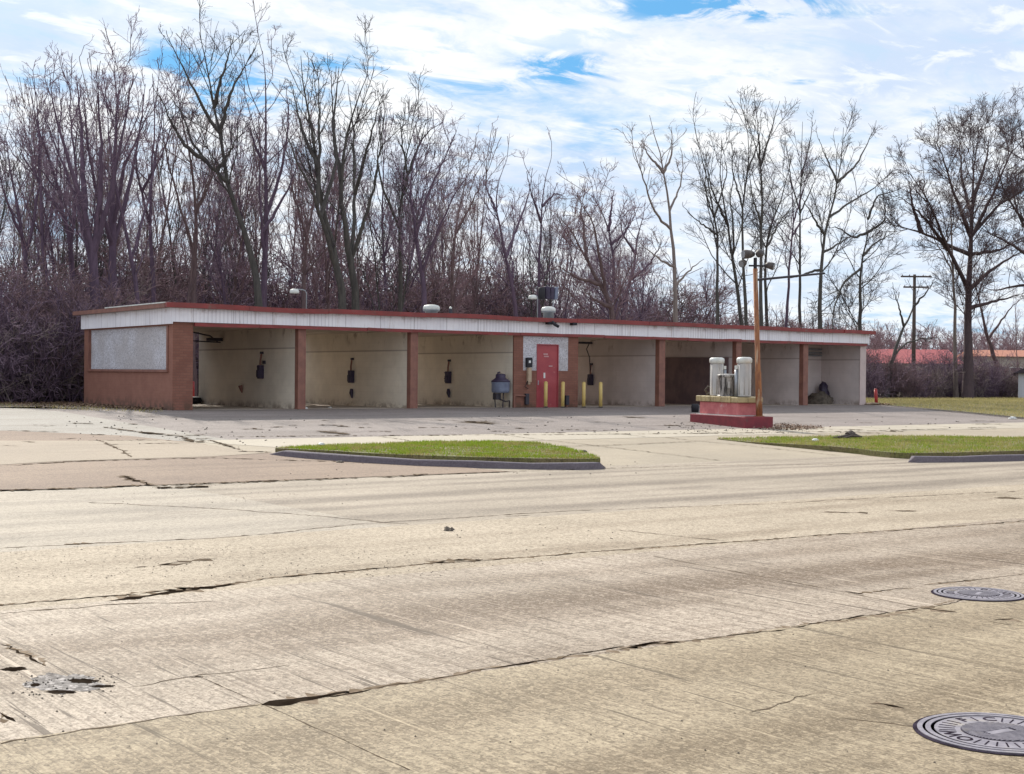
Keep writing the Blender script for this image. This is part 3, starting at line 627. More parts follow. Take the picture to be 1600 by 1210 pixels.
rf = MB(); rf.box(14.985, 44.825, YF-.135, YB+.3, ZF+.002, ZR-.03); part(rf, 'roof', M_['roof'])
ce = MB(); ce.box(XL+.26, XR-.02, YF+.02, YB, ZO+.002, ZF-.002); part(ce, 'ceiling', M_['ceiling'])
mb = MB(); mb.tube([(28.35, YF-.32, 3.38), (28.35, YF-.42, 3.30), (28.48, YF-.5, 3.22)], .05, 8); mb.box(28.2, 28.5, YF-.34, YF-.12, 3.3, 3.38); part(mb, 'bracket', M_['black'])
mb = MB(); mb.box(29.25, 29.42, YF-.3, YF-.12, 3.30, 3.39); part(mb, 'bracket', M_['black'])
# brown board added in place of the stained lower wall, fifth bay
mb = MB(); mb.box(37.27, 37.315, 37.3, 41.0, ZB, 2.33); o = mb.build('wainscot_board', M_['panel'], base=(37.29, 39, ZB)); tag(o, 'large dark brown board built for the stained lower wall of the bay behind the vacuum', 'board')

# things on the bay walls
def hose_box(x, y, z, extras, label):
    t = thing('hose_holder', (x, y, ZB), label, 'hose holder', 'hose holders on the wash bay walls')
    b = MB(); b.box(x-.16, x-.002, y-.10, y+.10, z-.22, z+.2); b.box(x-.2, x-.161, y-.07, y+.07, z-.18, z+.05); b.build('box', M_['hosebox'], t, bevel=.02)
    p = MB(); p.tube([(x-.09, y, z+.2), (x-.09, y, z+.34), (x-.05, y+.01, z+.55)], .03, 8); p.build('pipe', M_['brown'], t)
    c = MB(); c.box(x-.08, x-.002, y-.05, y+.05, z+.55, z+.62); c.build('junction_box', M_['darkmetal'], t)
    if 'brackets' in extras:
        for dz_ in (-.05, .15):
            c = MB(); c.tube([(x-.06, y+.1, z+dz_), (x-.06, y+.28, z+dz_)], .016, 6); c.build('bracket', M_['darkmetal'], t)
    if 'dial' in extras:
        c = MB(); c.box(x-.07, x-.002, y-.2, y-.1, z+.24, z+.34); c.build('dial', M_['darkmetal'], t)
    if 'nozzle' in extras:
        c = MB(); c.tube([(x-.05, y+.02, z-.42), (x-.07, y+.0, z-.55), (x-.06, y-.05, z-.72)], [.05, .07, .03], 8); c.build('nozzle', M_['hosebox'], t)
    return t
hose_box(19.08, 39.3, 1.63, ('brackets', 'dial'), 'dark hose holder with two brackets in the leftmost bay')
hose_box(23.0, 40.55, 1.5, ('nozzle',), 'dark hose holder in the second bay from the left')
hose_box(26.99, 40.7, 1.5, ('nozzle', 'brackets'), 'dark hose holder in the bay left of the office')
hose_box(33.47, 40.7, 1.45, (), 'dark hose holder in the bay right of the office')
mb = MB(); mb.tube([(19.0, 40.75, 1.18), (19.02, 40.72, 1.05), (19.04, 40.70, .95)], [.07, .05, .02], 8); o = mb.build('nozzle_holder', M_['brown'], base=(19.04, 40.7, .95)); tag(o, 'small rusty nozzle holder low on the leftmost bay wall', 'nozzle holder')
mb = MB(); mb.tube([(23.3, 38.2, 2.9), (24.9, 40.2, 2.84), (26.2, 41.9, 2.72), (26.25, 41.9, 2.45)], .02, 6); o = mb.build('hose_boom', M_['darkmetal'], base=(23.3, 38.2, 2.9)); tag(o, 'thin bent hose boom hanging from the ceiling of the bay left of the office', 'hose boom')
mb = MB(); mb.box(31.6, 32.9, 40.0, 40.15, 2.78, 2.86); mb.tube([(33.3, 40.65, 2.86), (33.1, 40.6, 2.6), (33.3, 40.66, 2.3), (33.38, 40.7, 1.7)], .022, 6); o = mb.build('hose_boom', M_['darkmetal'], base=(33.3, 40.6, 2.9)); tag(o, 'hose boom with a drooping hose in the bay right of the office', 'hose boom')
mb = MB(); mb.tube([(17.3, 41.5, 2.93), (18.6, 42.2, 2.78), (18.9, 42.3, 2.6)], .025, 6); mb.box(18.6, 19.05, 42.2, 42.5, 2.62, 2.72); mb.tube([(18.0, 42.2, 2.6), (19.05, 42.4, 2.58)], .02, 6)
o = mb.build('hose_boom', M_['darkmetal'], base=(17.3, 41.5, 2.93)); tag(o, 'broken hose boom under the ceiling of the leftmost bay', 'hose boom')
mb = MB(); mb.tube([(34.0, 37.6, 2.85), (34.2, 38.2, 2.7), (34.05, 38.3, 2.35), (33.95, 37.9, 2.0), (33.8, 37.6, 1.4), (33.78, 37.6, .9)], .035, 7); o = mb.build('hanging_hose', M_['darkmetal'], base=(34, 37.6, .9)); tag(o, 'dark hose hanging beside the brown board in the fifth bay', 'hose')
mb = MB(); mb.box(43.3, 43.34, 38.9, 38.99, 2.45, 2.85); [mb.tube([(43.2, 38.93, z), (44.35, 38.93, z)], .04, 6) for z in (2.77, 2.63, 2.52)]; o = mb.build('pipe_rack', M_['galv'], base=(43.2, 38.93, 2.5)); tag(o, 'pipes running across the back wall of the rightmost bay', 'pipes')
def heap(name, c, r, h, mat, label, cat, seed=1, sq=1.0):
    rs = random.Random(seed); mb = MB(); prof = []
    n = 14; vs = []; fs = []; rows = 6
    for i in range(rows+1):
        t = i/rows
        for k_ in range(n):
            a = 2*math.pi*k_/n; rr = r*math.cos(t*1.5)**.8*(1+rs.uniform(-.25, .25)); vs.append((c[0]+rr*math.cos(a)*sq, c[1]+rr*math.sin(a), c[2]+h*math.sin(t*1.57)*(1+rs.uniform(-.15, .15))))
    for i in range(rows):
        for k_ in range(n): fs.append((i*n+k_, i*n+(k_+1) % n, (i+1)*n+(k_+1) % n, (i+1)*n+k_))
    fs.append(tuple(rows*n+k_ for k_ in range(n))); mb.add(vs, fs); o = mb.build(name, mat, base=c, smooth=True); return tag(o, label, cat)
heap('stain_heap', (43.6, 38.35, ZB), .5, .5, M_['stone'], 'dark heap standing for staining at the back of the rightmost bay', 'rubbish', 3)  # heap built in place of dark staining low in the bay
heap('rubbish_bag', (44.12, 38.6, ZB), .24, .85, M_['hosebox'], 'tall dark rubbish bag beside the heap in the rightmost bay', 'rubbish', 5)
heap('leaf_heap', (44.95, 36.75, ZB-.02), .35, .12, M_['dirt'], 'low heap of dead leaves at the foot of the right end wall', 'leaves', 8)
mb = MB(); mb.lathe((18.75, 44.0, ZB+.14), [(.20, -.12), (.30, -.10), (.33, 0), (.30, .10), (.20, .12), (.16, .08), (.16, -.08)], 24); o = mb.build('old_tyre', M_['black'], base=(18.75, 44, ZB), smooth=True); tag(o, 'black tyre lying flat at the back of the leftmost bay', 'tyre')
for (x, y, s, lab) in ((19.6, 37.5, .1, 'scrap of white litter at the foot of the column beside the second bay'), (20.9, 38.3, .06, 'small pale scrap on the floor of the second bay')):
    heap('litter', (x, y, ZB+.005), s, s*.6, M_['rubbish'], lab, 'litter', int(x))
# blue grey drum on legs in the third bay
cx, cy = 26.62, 37.12; t = thing('vacuum_drum', (cx, cy, ZB), 'blue grey drum with dark domed lid on thin legs beside the office', 'vacuum')
mb = MB(); mb.lathe((cx, cy, 1.0), [(.25, 0), (.29, .02), (.30, .1), (.30, .3), (.31, .32), (.31, .36)], 28); mb.build('drum', M_['bluegrey'], t, smooth=True)
mb = MB(); mb.lathe((cx, cy, 1.36), [(.32, 0), (.31, .04), (.22, .1), (.17, .14), (.165, .24), (.13, .27), (.02, .28)], 24); mb.tube([(cx-.1, cy, 1.6), (cx-.12, cy, 1.66), (cx-.03, cy, 1.68)], .03, 6); mb.build('lid', M_['hosebox'], t, smooth=True)
for a in (.4, 2.5, 4.6):
    mb = MB(); mb.tube([(cx+.2*math.cos(a), cy+.2*math.sin(a), 1.0), (cx+.16*math.cos(a), cy+.16*math.sin(a), ZB)], .02, 6); mb.build('leg', M_['darkmetal'], t)
mb = MB(); mb.box(cx-.24, cx-.05, cy-.1, cy+.1, .78, .99); mb.tube([(cx-.12, cy-.1, .8), (cx+.1, cy-.14, .72), (cx+.3, cy-.1, .74), (cx+.32, cy-.05, ZB+.02)], .022, 6); mb.build('pump', M_['darkmetal'], t)
# coin machine, telephone-like box, meter pipes
t = thing('coin_machine', (27.56, YF-.02, 1.78), 'small black coin machine panel on the office chipboard', 'coin machine')
mb = MB(); mb.box(27.46, 27.68, YF-.12, YF-.012, 1.86, 2.18); mb.build('housing', M_['black'], t, bevel=.01); onboard(27.52, 27.60, 2.0, 2.08, M_['rubbish'], 'badge', y=YF-.12, parent=t)
t = thing('mail_box', (27.56, YF-.02, 1.25), 'narrow tan box hung below the black coin machine', 'box')
mb = MB(); mb.box(27.5, 27.64, YF-.14, YF-.022, 1.36, 1.84); mb.tube([(27.57, YF-.08, 1.36), (27.57, YF-.08, 1.28)], .05, 8); mb.build('housing', M_['tan'], t, bevel=.015)
mb = MB(); mb.tube([(27.5, YF-.1, 1.4), (27.4, YF-.08, 1.2), (27.55, YF-.06, 1.15)], .014, 6); mb.build('cord', M_['black'], t)
t = thing('pipe_meter', (27.5, YF-.1, ZB), 'dark meter box and low pipe left of the red door', 'meter')
mb = MB(); mb.box(27.42, 27.56, YF-.12, YF-.022, .62, .98); mb.build('housing', M_['darkmetal'], t, bevel=.01); mb = MB(); mb.tube([(27.5, YF-.07, .9), (27.05, YF-.07, .92), (26.98, YF-.07, .88), (26.98, YF-.07, ZB)], .025, 7); mb.build('pipe', M_['brown'], t)
t = thing('pipe_meter', (29.2, YF-.1, ZB), 'small dark meter box right of the red door behind the second yellow bollard', 'meter')
mb = MB(); mb.box(29.12, 29.26, YF-.12, YF-.022, .6, .92); mb.build('housing', M_['darkmetal'], t, bevel=.01); mb = MB(); mb.tube([(29.19, YF-.07, .6), (29.19, YF-.07, ZB)], .02, 6); mb.build('pipe', M_['brown'], t)

# bollards
def bollard(x, y, h, r_, mat, label, group=None, lean=(0, 0)):
    z = ZT(y); t = thing('bollard', (x, y, z), label, 'bollard', group)
    mb = MB(); mb.tube([(x, y, z), (x+lean[0]*.5, y+lean[1]*.5, z+h*.5), (x+lean[0], y+lean[1], z+h-.03)], r_, 16)
    mb.lathe((x+lean[0], y+lean[1], z+h-.031), [(r_, 0), (r_*.9, .02), (r_*.5, .036), (.005, .04)], 16); mb.build('post', mat, t, smooth=True)
    mb = MB(); mb.lathe((x, y, z), [(r_+.012, 0), (r_+.006, .05), (r_+.001, .051)], 16); mb.build('footing', M_['stone'], t, smooth=True)
for px_, lab, ln in ((852.5, 'yellow bollard directly in front of the red door', (0, 0)), (879, 'yellow bollard just right of the red door with a worn band', (.01, 0)), (912, 'yellow bollard in front of the bay right of the office, nearer the door', (0, 0)), (938.5, 'rightmost yellow bollard in front of the bay right of the office', (-.01, 0))):
    g = G(px_, 637.6); bollard(g[0], g[1], .88, .062, M_['yellow'], lab, 'yellow bollards before the office', ln)
q = PY(301, 600, 47.0); bollard(q[0], 47.0, .75, .07, M_['redpost'], 'red bollard behind the leftmost bay')
g = G(1369.5, 633); bollard(g[0], g[1], .66, .065, M_['redpost'], 'red bollard standing off the right end of the building', lean=(-.04, .02))

# roof things
def vent(x, y, s, label, tall=.0):
    t = thing('roof_vent', (x, y, ZR-.03), label, 'roof vent', 'roof vents')
    z = ZR-.031
    mb = MB(); mb.lathe((x, y, z), [(.20*s, 0), (.20*s, .20+tall), (.27*s, .22+tall), (.27*s, .30+tall), (.22*s, .31+tall)], 24); mb.build('collar', M_['galv'], t, smooth=True)
    mb = MB(); mb.lathe((x, y, z+.33+tall), [(.26*s, -.07), (.275*s, -.05), (.27*s, .02), (.23*s, .07), (.12*s, .10), (.01, .105)], 28); mb.build('dome', M_['whitecap'], t, smooth=True)
q = PY(674, 490, 39.3); vent(q[0], 39.3, 1.05, 'broad mushroom roof vent with pale dome left of the roof pipe', .02)
q = PY(857, 490, 39.3); vent(q[0], 39.3, .95, 'taller mushroom roof vent with pale dome above the red door', .14)
q = PY(704, 490, 39.5); t = thing('roof_pipe', (q[0], 39.5, ZR-.03), 'thin dark roof pipe with pale tip right of the broad vent', 'pipe')
mb = MB(); mb.tube([(q[0], 39.5, ZR-.03), (q[0], 39.5, ZR+.32)], .06, 10); mb.build('pipe', M_['darkmetal'], t); mb = MB(); mb.lathe((q[0], 39.5, ZR+.32), [(.045, 0), (.05, .05), (.01, .08)], 10); mb.build('cap', M_['whitecap'], t)
def roof_lamp(px_, py_top, px_head, Y, label):
    top_ = PY(px_, py_top, Y); hd_ = PY(px_head, py_top+3, Y); x = top_[0]
    t = thing('roof_lamp', (x, Y, ZR-.03), label, 'lamp', 'gooseneck roof lamps')
    z1 = top_[2]; dxh = hd_[0]-x
    mb = MB(); mb.tube([(x, Y, ZR-.03), (x, Y, z1-.12), (x+dxh*.12, Y, z1-.03), (x+dxh*.4, Y, z1), (x+dxh*.8, Y, z1+.0)], .018, 8); mb.build('arm', M_['galv'], t, smooth=True)
    mb = MB(); mb.lathe((x+dxh, Y, z1-.03), [(.05, .04), (.12, .02), (.15, -.04), (.15, -.1), (.13, -.11)], 18, sx=1.1); mb.build('lamp_head', M_['whitecap'], t, smooth=True)
roof_lamp(479, 453, 460, 42.5, 'gooseneck lamp on the roof behind the second bay')
roof_lamp(840, 462, 832, 40.5, 'gooseneck lamp on the roof left of the tall vent')
# big dark floodlights on a roof mast
Yq = 41.5; q = PY(853, 459, Yq); t = thing('floodlight_mast', (q[0], Yq, ZR-.03), 'cluster of dark blue floodlights on a mast behind the tall vent', 'floodlight')
mb = MB(); mb.tube([(q[0]+.35, Yq, ZR-.03), (q[0]+.35, Yq, q[2]-.1)], .022, 8); mb.tube([(q[0]-.35, Yq, q[2]+.2), (q[0]+.45, Yq, q[2]+.2)], .02, 8); mb.build('mast', M_['galv'], t)
mb = MB(); mb.lathe((q[0]-.32, Yq-.14, q[2]-.02), [(.11, -.22), (.13, -.2), (.13, .18), (.1, .23)], 16); mb.build('floodlight', M_['black'], t, smooth=True)
for i, ax in enumerate((-.04, .18, .37)):
    mb = MB(); mb.obox((q[0]+ax, Yq-.1, q[2]+.02), (.09, .03*(i-1), 0), (0, .1, 0), (.02*(i-1), 0, .24)); mb.build('floodlight', M_['hosebox'] if i < 2 else M_['bluegrey'], t, bevel=.03)

# ------------------------------------------------------------------ vacuum island
IV = (26.95, 26.3); IR = R(-12.8)
def iloc(x, y): return (IV[0]+x*math.cos(IR)-y*math.sin(IR), IV[1]+x*math.sin(IR)+y*math.cos(IR))
def ithing(name, x, y, z, *a):
    """a thing on the skewed island; its shapes are built unrotated round (IV+x, IV+y) and the Empty turns them"""
    q = iloc(x, y); t = thing(name, (q[0], q[1], z), *a); return t, q
t0 = thing('vacuum_island', (IV[0], IV[1], .22), 'stepped red concrete plinth with lichen-stained cap in the lot', 'plinth'); ox, oy = IV
def ib(x0, x1, y0, y1, z0, z1): m_ = MB(); m_.box(ox+x0, ox+x1, oy+y0, oy+y1, z0, z1); return m_
ib(0, .9, 0, 2.88, .15, .53).build('base', M_['redbase'], t0, bevel=.015)['label'] = 'dark red lower step'
ib(.05, .86, .48, 2.62, .531, .552).build('skirt', M_['whitecap'], t0)
ib(.11, .83, .56, 2.52, .5525, .89).build('box', M_['redbox'], t0, bevel=.012)['label'] = 'faded red upper box'
cp = MB(); y = .47
while y < 2.6:
    d = random.uniform(.2, .36); y1 = min(y+d, 2.62); cp.box(ox+.04+random.uniform(-.015, .02), ox+.90+random.uniform(-.02, .02), oy+y, oy+y1-.012, .891+random.uniform(0, .01), 1.06+random.uniform(-.02, .012)); y = y1+.001 if y1 < 2.62 else 9
cp.build('cap', M_['mortarcap'], t0, bevel=.018)['label'] = 'mossy yellow stone cap'
t0.rotation_euler = (0, 0, IR); ZC = 1.06
def vacuum(x, y, label, side):
    t = thing('vacuum_cleaner', (x, y, ZC), label, 'vacuum', 'cylindrical vacuums on the red island')
    mb = MB(); mb.lathe((x, y, ZC), [(.19, 0), (.19, .03), (.185, .04), (.185, .90), (.17, .94)], 28)
    for a in range(0, 360, 45): mb.obox((x+.186*math.cos(R(a)), y+.186*math.sin(R(a)), ZC+.47), (.008*math.cos(R(a)), .008*math.sin(R(a)), 0), (-.012*math.sin(R(a)), .012*math.cos(R(a)), 0), (0, 0, .42))
    mb.build('cylinder', M_['vac'], t, smooth=True)
    mb = MB(); mb.lathe((x, y, ZC+.92), [(.19, 0), (.212, .01), (.216, .1), (.20, .14), (.15, .165), (.01, .17)], 28); mb.build('domed_cap', M_['whitecap'], t, smooth=True)
    ux, uy = CR[0]*side, CR[1]*side
    mb = MB(); mb.obox((x+ux*.2, y+uy*.2, ZC+.80), (.05, 0, 0), (0, .05, 0), (0, 0, .05)); mb.build('hose_port', M_['whitecap'], t, bevel=.01)
    mb = MB(); mb.tube([(x+ux*.22-CF[0]*.02, y+uy*.22-CF[1]*.02, ZC), (x+ux*.22-CF[0]*.02, y+uy*.22-CF[1]*.02, ZC+.74)], .05, 10); mb.build('stand_pipe', M_['galv'], t, smooth=True)
    return t
vacuum(*iloc(.48, 2.22), 'left white capped vacuum cylinder on the red island', 1)
vacuum(*iloc(.48, .80), 'right white capped vacuum cylinder on the red island, beside the rusty pole', -1)
cx, cy = iloc(.34, 1.47); t = thing('motor_housing', (cx, cy, ZC), 'dirty grey motor housing between the two vacuum cylinders', 'motor housing')
mb = MB(); mb.lathe((cx, cy, ZC), [(.27, 0), (.27, .02), (.25, .03), (.25, .52), (.27, .54), (.27, .59), (.2, .62), (.01, .63)], 10, sx=1.0, sy=.95); mb.build('housing', M_['vacdirty'], t, bevel=.01)
mb = MB(); mb.obox((cx-CF[0]*.26+CR[0]*.02, cy-CF[1]*.26+CR[1]*.02, ZC+.32), (CR[0]*.03, CR[1]*.03, 0), (CF[0]*.03, CF[1]*.03, 0), (0, 0, .09)); mb.build('latch', M_['vac'], t)
mb = MB(); mb.obox((cx-CF[0]*.05+CR[0]*.26, cy-CF[1]*.05+CR[1]*.26, ZC+.27), (CR[0]*.035, CR[1]*.035, 0), (CF[0]*.16, CF[1]*.16, 0), (0, 0, .27)); mb.build('open_side_shade', M_['black'], t)  # black block paints the darkness of the open side
hx, hy = iloc(.4, 2.52); mb = MB()
mb.tube([(hx, hy, ZC+.02), (hx-.12, hy+.02, ZC+.16), (hx-.06, hy-.03, ZC+.26), (hx+.06, hy-.1, ZC+.2), (hx+.02, hy-.12, ZC+.08), (hx-.1, hy-.02, ZC+.04)], .03, 8)
o = mb.build('hose_stub', M_['stone'], base=(hx, hy, ZC), smooth=True); tag(o, 'twisted end of a hose on the left end of the island cap', 'hose')
bx_, by_ = G(1086, 644.5); zb_ = ZT(by_); mb = MB(); mb.lathe((bx_, by_, zb_+.17), [(.09, -.17), (.12, -.16), (.13, 0), (.12, .1), (.08, .11)], 18); o = mb.build('black_bucket', M_['black'], base=(bx_, by_, zb_), smooth=True); tag(o, 'black bucket on the ground at the left end of the red island', 'bucket')
# rusty light pole
lx, ly = iloc(.62, .25)
def at(px_, py_, Y=None):
    return PY(px_, py_, Y or ly)
t = thing('light_pole', (lx, ly, .531), 'tall rusty orange light pole standing on the front of the red island', 'light pole')
tp = at(1180, 420); topx = float(tp[0]); topz = float(tp[2])
mb = MB(); mb.tube([(lx, ly, .531), (lx+(topx-lx)*.3, ly, .53+(topz-.53)*.3), (lx+(topx-lx)*.31, ly, .53+(topz-.53)*.31), (topx, ly, topz)], [.092, .085, .072, .062], 16); mb.build('pole', M_['rust'], t, smooth=True)
mb = MB(); mb.lathe((lx, ly, .531), [(.14, 0), (.14, .015), (.1, .02)], 14); mb.build('base_plate', M_['rust'], t)
z5 = float(at(1180, 406)[2])
mb = MB(); mb.tube([(topx, ly, topz+.001), (topx, ly, z5+.05)], .05, 10); mb.build('neck', M_['black'], t)
RX = Vector((CR[0], CR[1], 0)).normalized(); DV = Vector((CF[0], CF[1], 0)).normalized(); UP = Vector((0, 0, 1))
hub = Vector((topx, ly, z5)); sc = 38.4/FPX
mb = MB(); z6 = float(at(1180, 415.5)[2]); hb_ = Vector((topx, ly, z6)); mb.tube([hb_-RX*10*sc, hb_+RX*18*sc], .025, 8); mb.build('crossbar', M_['black'], t)
def flood(c, d, r_, l_, nm='floodlight'):
    c = Vector(c); d = Vector(d).normalized(); r_ *= .88; l_ *= .9; mb = MB(); mb.tube([c-d*l_*.5, c-d*l_*.2, c+d*l_*.25, c+d*l_*.5], [r_*.45, r_*.85, r_, r_*.98], 14)
    mb.build(nm, M_['lampgrey'], t, smooth=True); g_ = MB(); g_.tube([c+d*(l_*.5+.001), c+d*(l_*.5+.012)], r_*.9, 14); g_.build('lens', M_['galv'], t)
M_['lampgrey'] = worn('weathered_lamp_housing', (.08, .065, .06), (.05, .042, .045), 8, .6, dirt=(.15, .12, .1), dlo=.55, dhi=.7)
px2 = lambda x, y: hb_ + RX*((x-1180)*sc) + UP*((415.5-y)*sc)
flood(px2(1170, 398), -RX*.8-DV*.25+UP*(-.05), .14, .36); flood(px2(1186, 397), RX*.2+DV*.5+UP*.1, .13, .26)
flood(px2(1162, 411.5), -RX*.6-DV*.5-UP*.3, .115, .22); flood(px2(1202, 415), RX*.8-DV*.3-UP*.25, .115, .26)
mb = MB(); a0 = px2(1182, 437); a1 = px2(1286, 426); mb.tube([a0, a1], [.035, .028], 8); mb.build('arm', M_['darkmetal'], t)

# ------------------------------------------------------------------ manholes
def manhole(px_, py_, D_, rot, label, letters):
    x, y = G(px_, py_); z = .004; t = thing('manhole_cover', (x, y, z), label, 'manhole cover', 'round iron manhole covers in the road'); r_ = D_/2
    def ringm(a, b, z0, z1, n=72):
        m_ = MB(); m_.lathe((x, y, z), [(a, z0), (a, z1), (b, z1), (b, z0)], n); return m_
    o = MB(); o.lathe((x, y, z), [(r_+.02, .0035), (r_+.018, .005), (r_*.5, .005)], 60); o.build('joint', M_['irondark'], t)
    ringm(r_*.935, r_, .0055, .0095).build('frame_ring', M_['iron'], t)
    ringm(r_*.835, r_*.90, .0055, .0095).build('frame_ring', M_['iron'], t)
    c = MB(); c.lathe((x, y, z), [(r_*.79, .0055), (r_*.79, .0085), (.001, .0085)], 72); cov = c.build('cover', M_['iron'], t)
    rb = MB(); n = 11
    for i in range(-n, n+1):
        s = i/n*r_*.44; hl = math.sqrt(max(0, (r_*.46)**2-s*s))
        if hl < .01: continue
        d = Vector((math.cos(rot), math.sin(rot), 0)); e = Vector((-d.y, d.x, 0)); q = Vector((x, y, z+.0115))+e*s
        if abs(s) < r_*.075:
            for sg in (-1, 1):
                if hl > r_*.26: rb.obox(q+d*sg*(hl+r_*.24)/2, d*(hl-r_*.24)/2, e*.0036, (0, 0, .0018))
        else: rb.obox(q, d*hl, e*.0032, (0, 0, .0022))
    rb.build('tread_bars', M_['iron'], t)
    pb = MB(); d = Vector((math.cos(rot), math.sin(rot), 0)); e = Vector((-d.y, d.x, 0)); pb.obox(Vector((x, y, z+.0105)), d*r_*.2, e*r_*.055, (0, 0, .0015)); pb.build('name_plate', M_['iron'], t)
    sk = MB(); sk.lathe((x, y, z), [(r_*.47, .0087), (r_*.47, .0092), (.001, .0092)], 60); sk.build('tread_shade', M_['irondark'], t)  # dark disc lends the flat tread the shade of a recess
    for ch, ang, sz in letters:
        cu = bpy.data.curves.new('letter', 'FONT'); cu.body = ch; cu.size = r_*sz; cu.align_x = 'CENTER'; cu.align_y = 'CENTER'; cu.extrude = .001; cu.offset = .0012
        lo = bpy.data.objects.new('letter', cu); COL.objects.link(lo)
        dg = bpy.context.evaluated_depsgraph_get(); me = bpy.data.meshes.new_from_object(lo.evaluated_get(dg)); bpy.data.objects.remove(lo)
        lo = bpy.data.objects.new('letter', me); COL.objects.link(lo); me.materials.clear(); me.materials.append(M_['irondark']); lo.parent = t
        if ang is None: lo.location = (0, 0, .0135); lo.rotation_euler = (0, 0, rot-.25)
        else:
            a = R(ang); lo.location = (r_*.64*math.cos(a), r_*.64*math.sin(a), .0092); lo.rotation_euler = (0, 0, a-math.pi/2)
    dk = MB()
    for i in range(34):
        a = 2*math.pi*i/34
        if any(abs(((math.degrees(a)-l[1]+180) % 360)-180) < 13 for l in letters if l[1] is not None): continue
        ca, sa = math.cos(a), math.sin(a); dk.obox((x+r_*.64*ca, y+r_*.64*sa, z+.0092), (ca*r_*.10, sa*r_*.10, 0), (-sa*.0035, ca*.0035, 0), (0, 0, .0007))
    dk.build('ring_marks', M_['irondark'], t)
vaz = math.degrees(yaw)
manhole(1562, 1148, .715, yaw-R(62), 'large round manhole cover with ribbed centre at the lower right corner', [('O', vaz+122, .26), ('W', vaz+100, .28), ('F', vaz+25, .26), ('C', vaz-8, .26)])
manhole(1529, 930, .64, yaw-R(30), 'round manhole cover farther up the road beside the open joint crack', [('O', vaz+90, .26), ('O', vaz-90, .26), ('D', vaz-30, .24)])

# ------------------------------------------------------------------ litter and small things on the ground
def litter(px_, py_, s, label, mat='rubbish', name='litter', dz_=.05):
    x, y = G(px_, py_); heap(name, (x, y, ZT(y)+dz_), s, s*.6, M_[mat], label, 'litter' if mat == 'rubbish' else 'debris', int(px_))
litter(1274, 694, .075, 'white scrap of litter in the verge grass near its left end', dz_=.08)
litter(1582, 655.5, .12, 'white litter lying on the lawn edge at the far right', dz_=.02)
litter(502, 705, .06, 'white litter on the left end of the grass island', dz_=.12)
litter(690, 729, .07, 'pale litter in the gutter below the grass island', dz_=.01)
litter(912, 711, .07, 'dark clod on the edge of the grass island', 'stone', 'clod', .05)
litter(531, 724, .07, 'dark clod in the gutter left of the grass island', 'stone', 'clod', .0)
litter(722, 729, .07, 'dark clod against the middle of the island kerb', 'stone', 'clod', .0)
litter(701, 829, .028, 'small dark clod lying alone in the middle lane', 'stone', 'clod', .0)
mb = MB(); g = G(1328, 688); zz = ZT(g[1])+.06
mb.tube([(g[0]-.5, g[1]+.1, zz+.0), (g[0]-.2, g[1], zz+.03), (g[0]+.1, g[1], zz+.07), (g[0]+.3, g[1]-.05, zz+.03)], [.02, .045, .06, .02], 8); mb.tube([(g[0]-.1, g[1], zz+.08), (g[0]+.15, g[1]+.1, zz+.13), (g[0]+.3, g[1]+.1, zz+.1)], [.06, .05, .02], 8)
mb.tube([(g[0]-.35, g[1]-.1, zz), (g[0]-.1, g[1]-.14, zz+.05), (g[0]+.2, g[1]-.2, zz+.03)], [.02, .03, .015], 8); o = mb.build('fallen_branch', M_['wood'], base=(g[0], g[1], zz)); tag(o, 'broken brown branch lying in the verge grass', 'branch')

# ------------------------------------------------------------------ trees
def tubes(P, Rr, k_):
    """P (N,n,3), Rr (N,n) -> verts, quads"""
    N, n, _ = P.shape
    if N == 0: return np.zeros((0, 3)), np.zeros((0, 4), int)
    T = np.empty_like(P); T[:, 1:-1] = P[:, 2:]-P[:, :-2]; T[:, 0] = P[:, 1]-P[:, 0]; T[:, -1] = P[:, -1]-P[:, -2]
    T /= np.linalg.norm(T, axis=2, keepdims=True)+1e-9
    ref = np.where(np.abs(T[:, :1, 2:3]) > .9, np.array([1., 0, 0]), np.array([0, 0, 1.])); ref = np.repeat(ref, n, 1)
    U = np.cross(T, ref); U /= np.linalg.norm(U, axis=2, keepdims=True)+1e-9; V = np.cross(T, U)
    a = np.arange(k_)*2*np.pi/k_
    ring = P[:, :, None]+Rr[:, :, None, None]*(np.cos(a)[None, None, :, None]*U[:, :, None]+np.sin(a)[None, None, :, None]*V[:, :, None])
    base = (np.arange(N)*n*k_)[:, None, None]+(np.arange(n-1)*k_)[None, :, None]; j = np.arange(k_)[None, None, :]; j2 = (j+1) % k_
    q = np.stack([base+j, base+j2, base+k_+j2, base+k_+j], -1).reshape(-1, 4)
    return ring.reshape(-1, 3), q
def mesh_np(name, parts, mat):
    vs = []; fs = []; b = 0
    for v, q in parts: vs.append(v); fs.append(q+b); b += len(v)
    v = np.concatenate(vs); q = np.concatenate(fs); me = bpy.data.meshes.new(name)
    me.vertices.add(len(v)); me.vertices.foreach_set('co', v.astype(np.float32).ravel()); me.loops.add(q.size); me.loops.foreach_set('vertex_index', q.astype(np.int32).ravel())
    me.polygons.add(len(q)); me.polygons.foreach_set('loop_start', np.arange(len(q), dtype=np.int32)*4); me.polygons.foreach_set('loop_total', np.full(len(q), 4, np.int32))
    me.polygons.foreach_set('use_smooth', np.ones(len(q), bool)); me.update(); me.validate(); me.materials.append(mat); return me
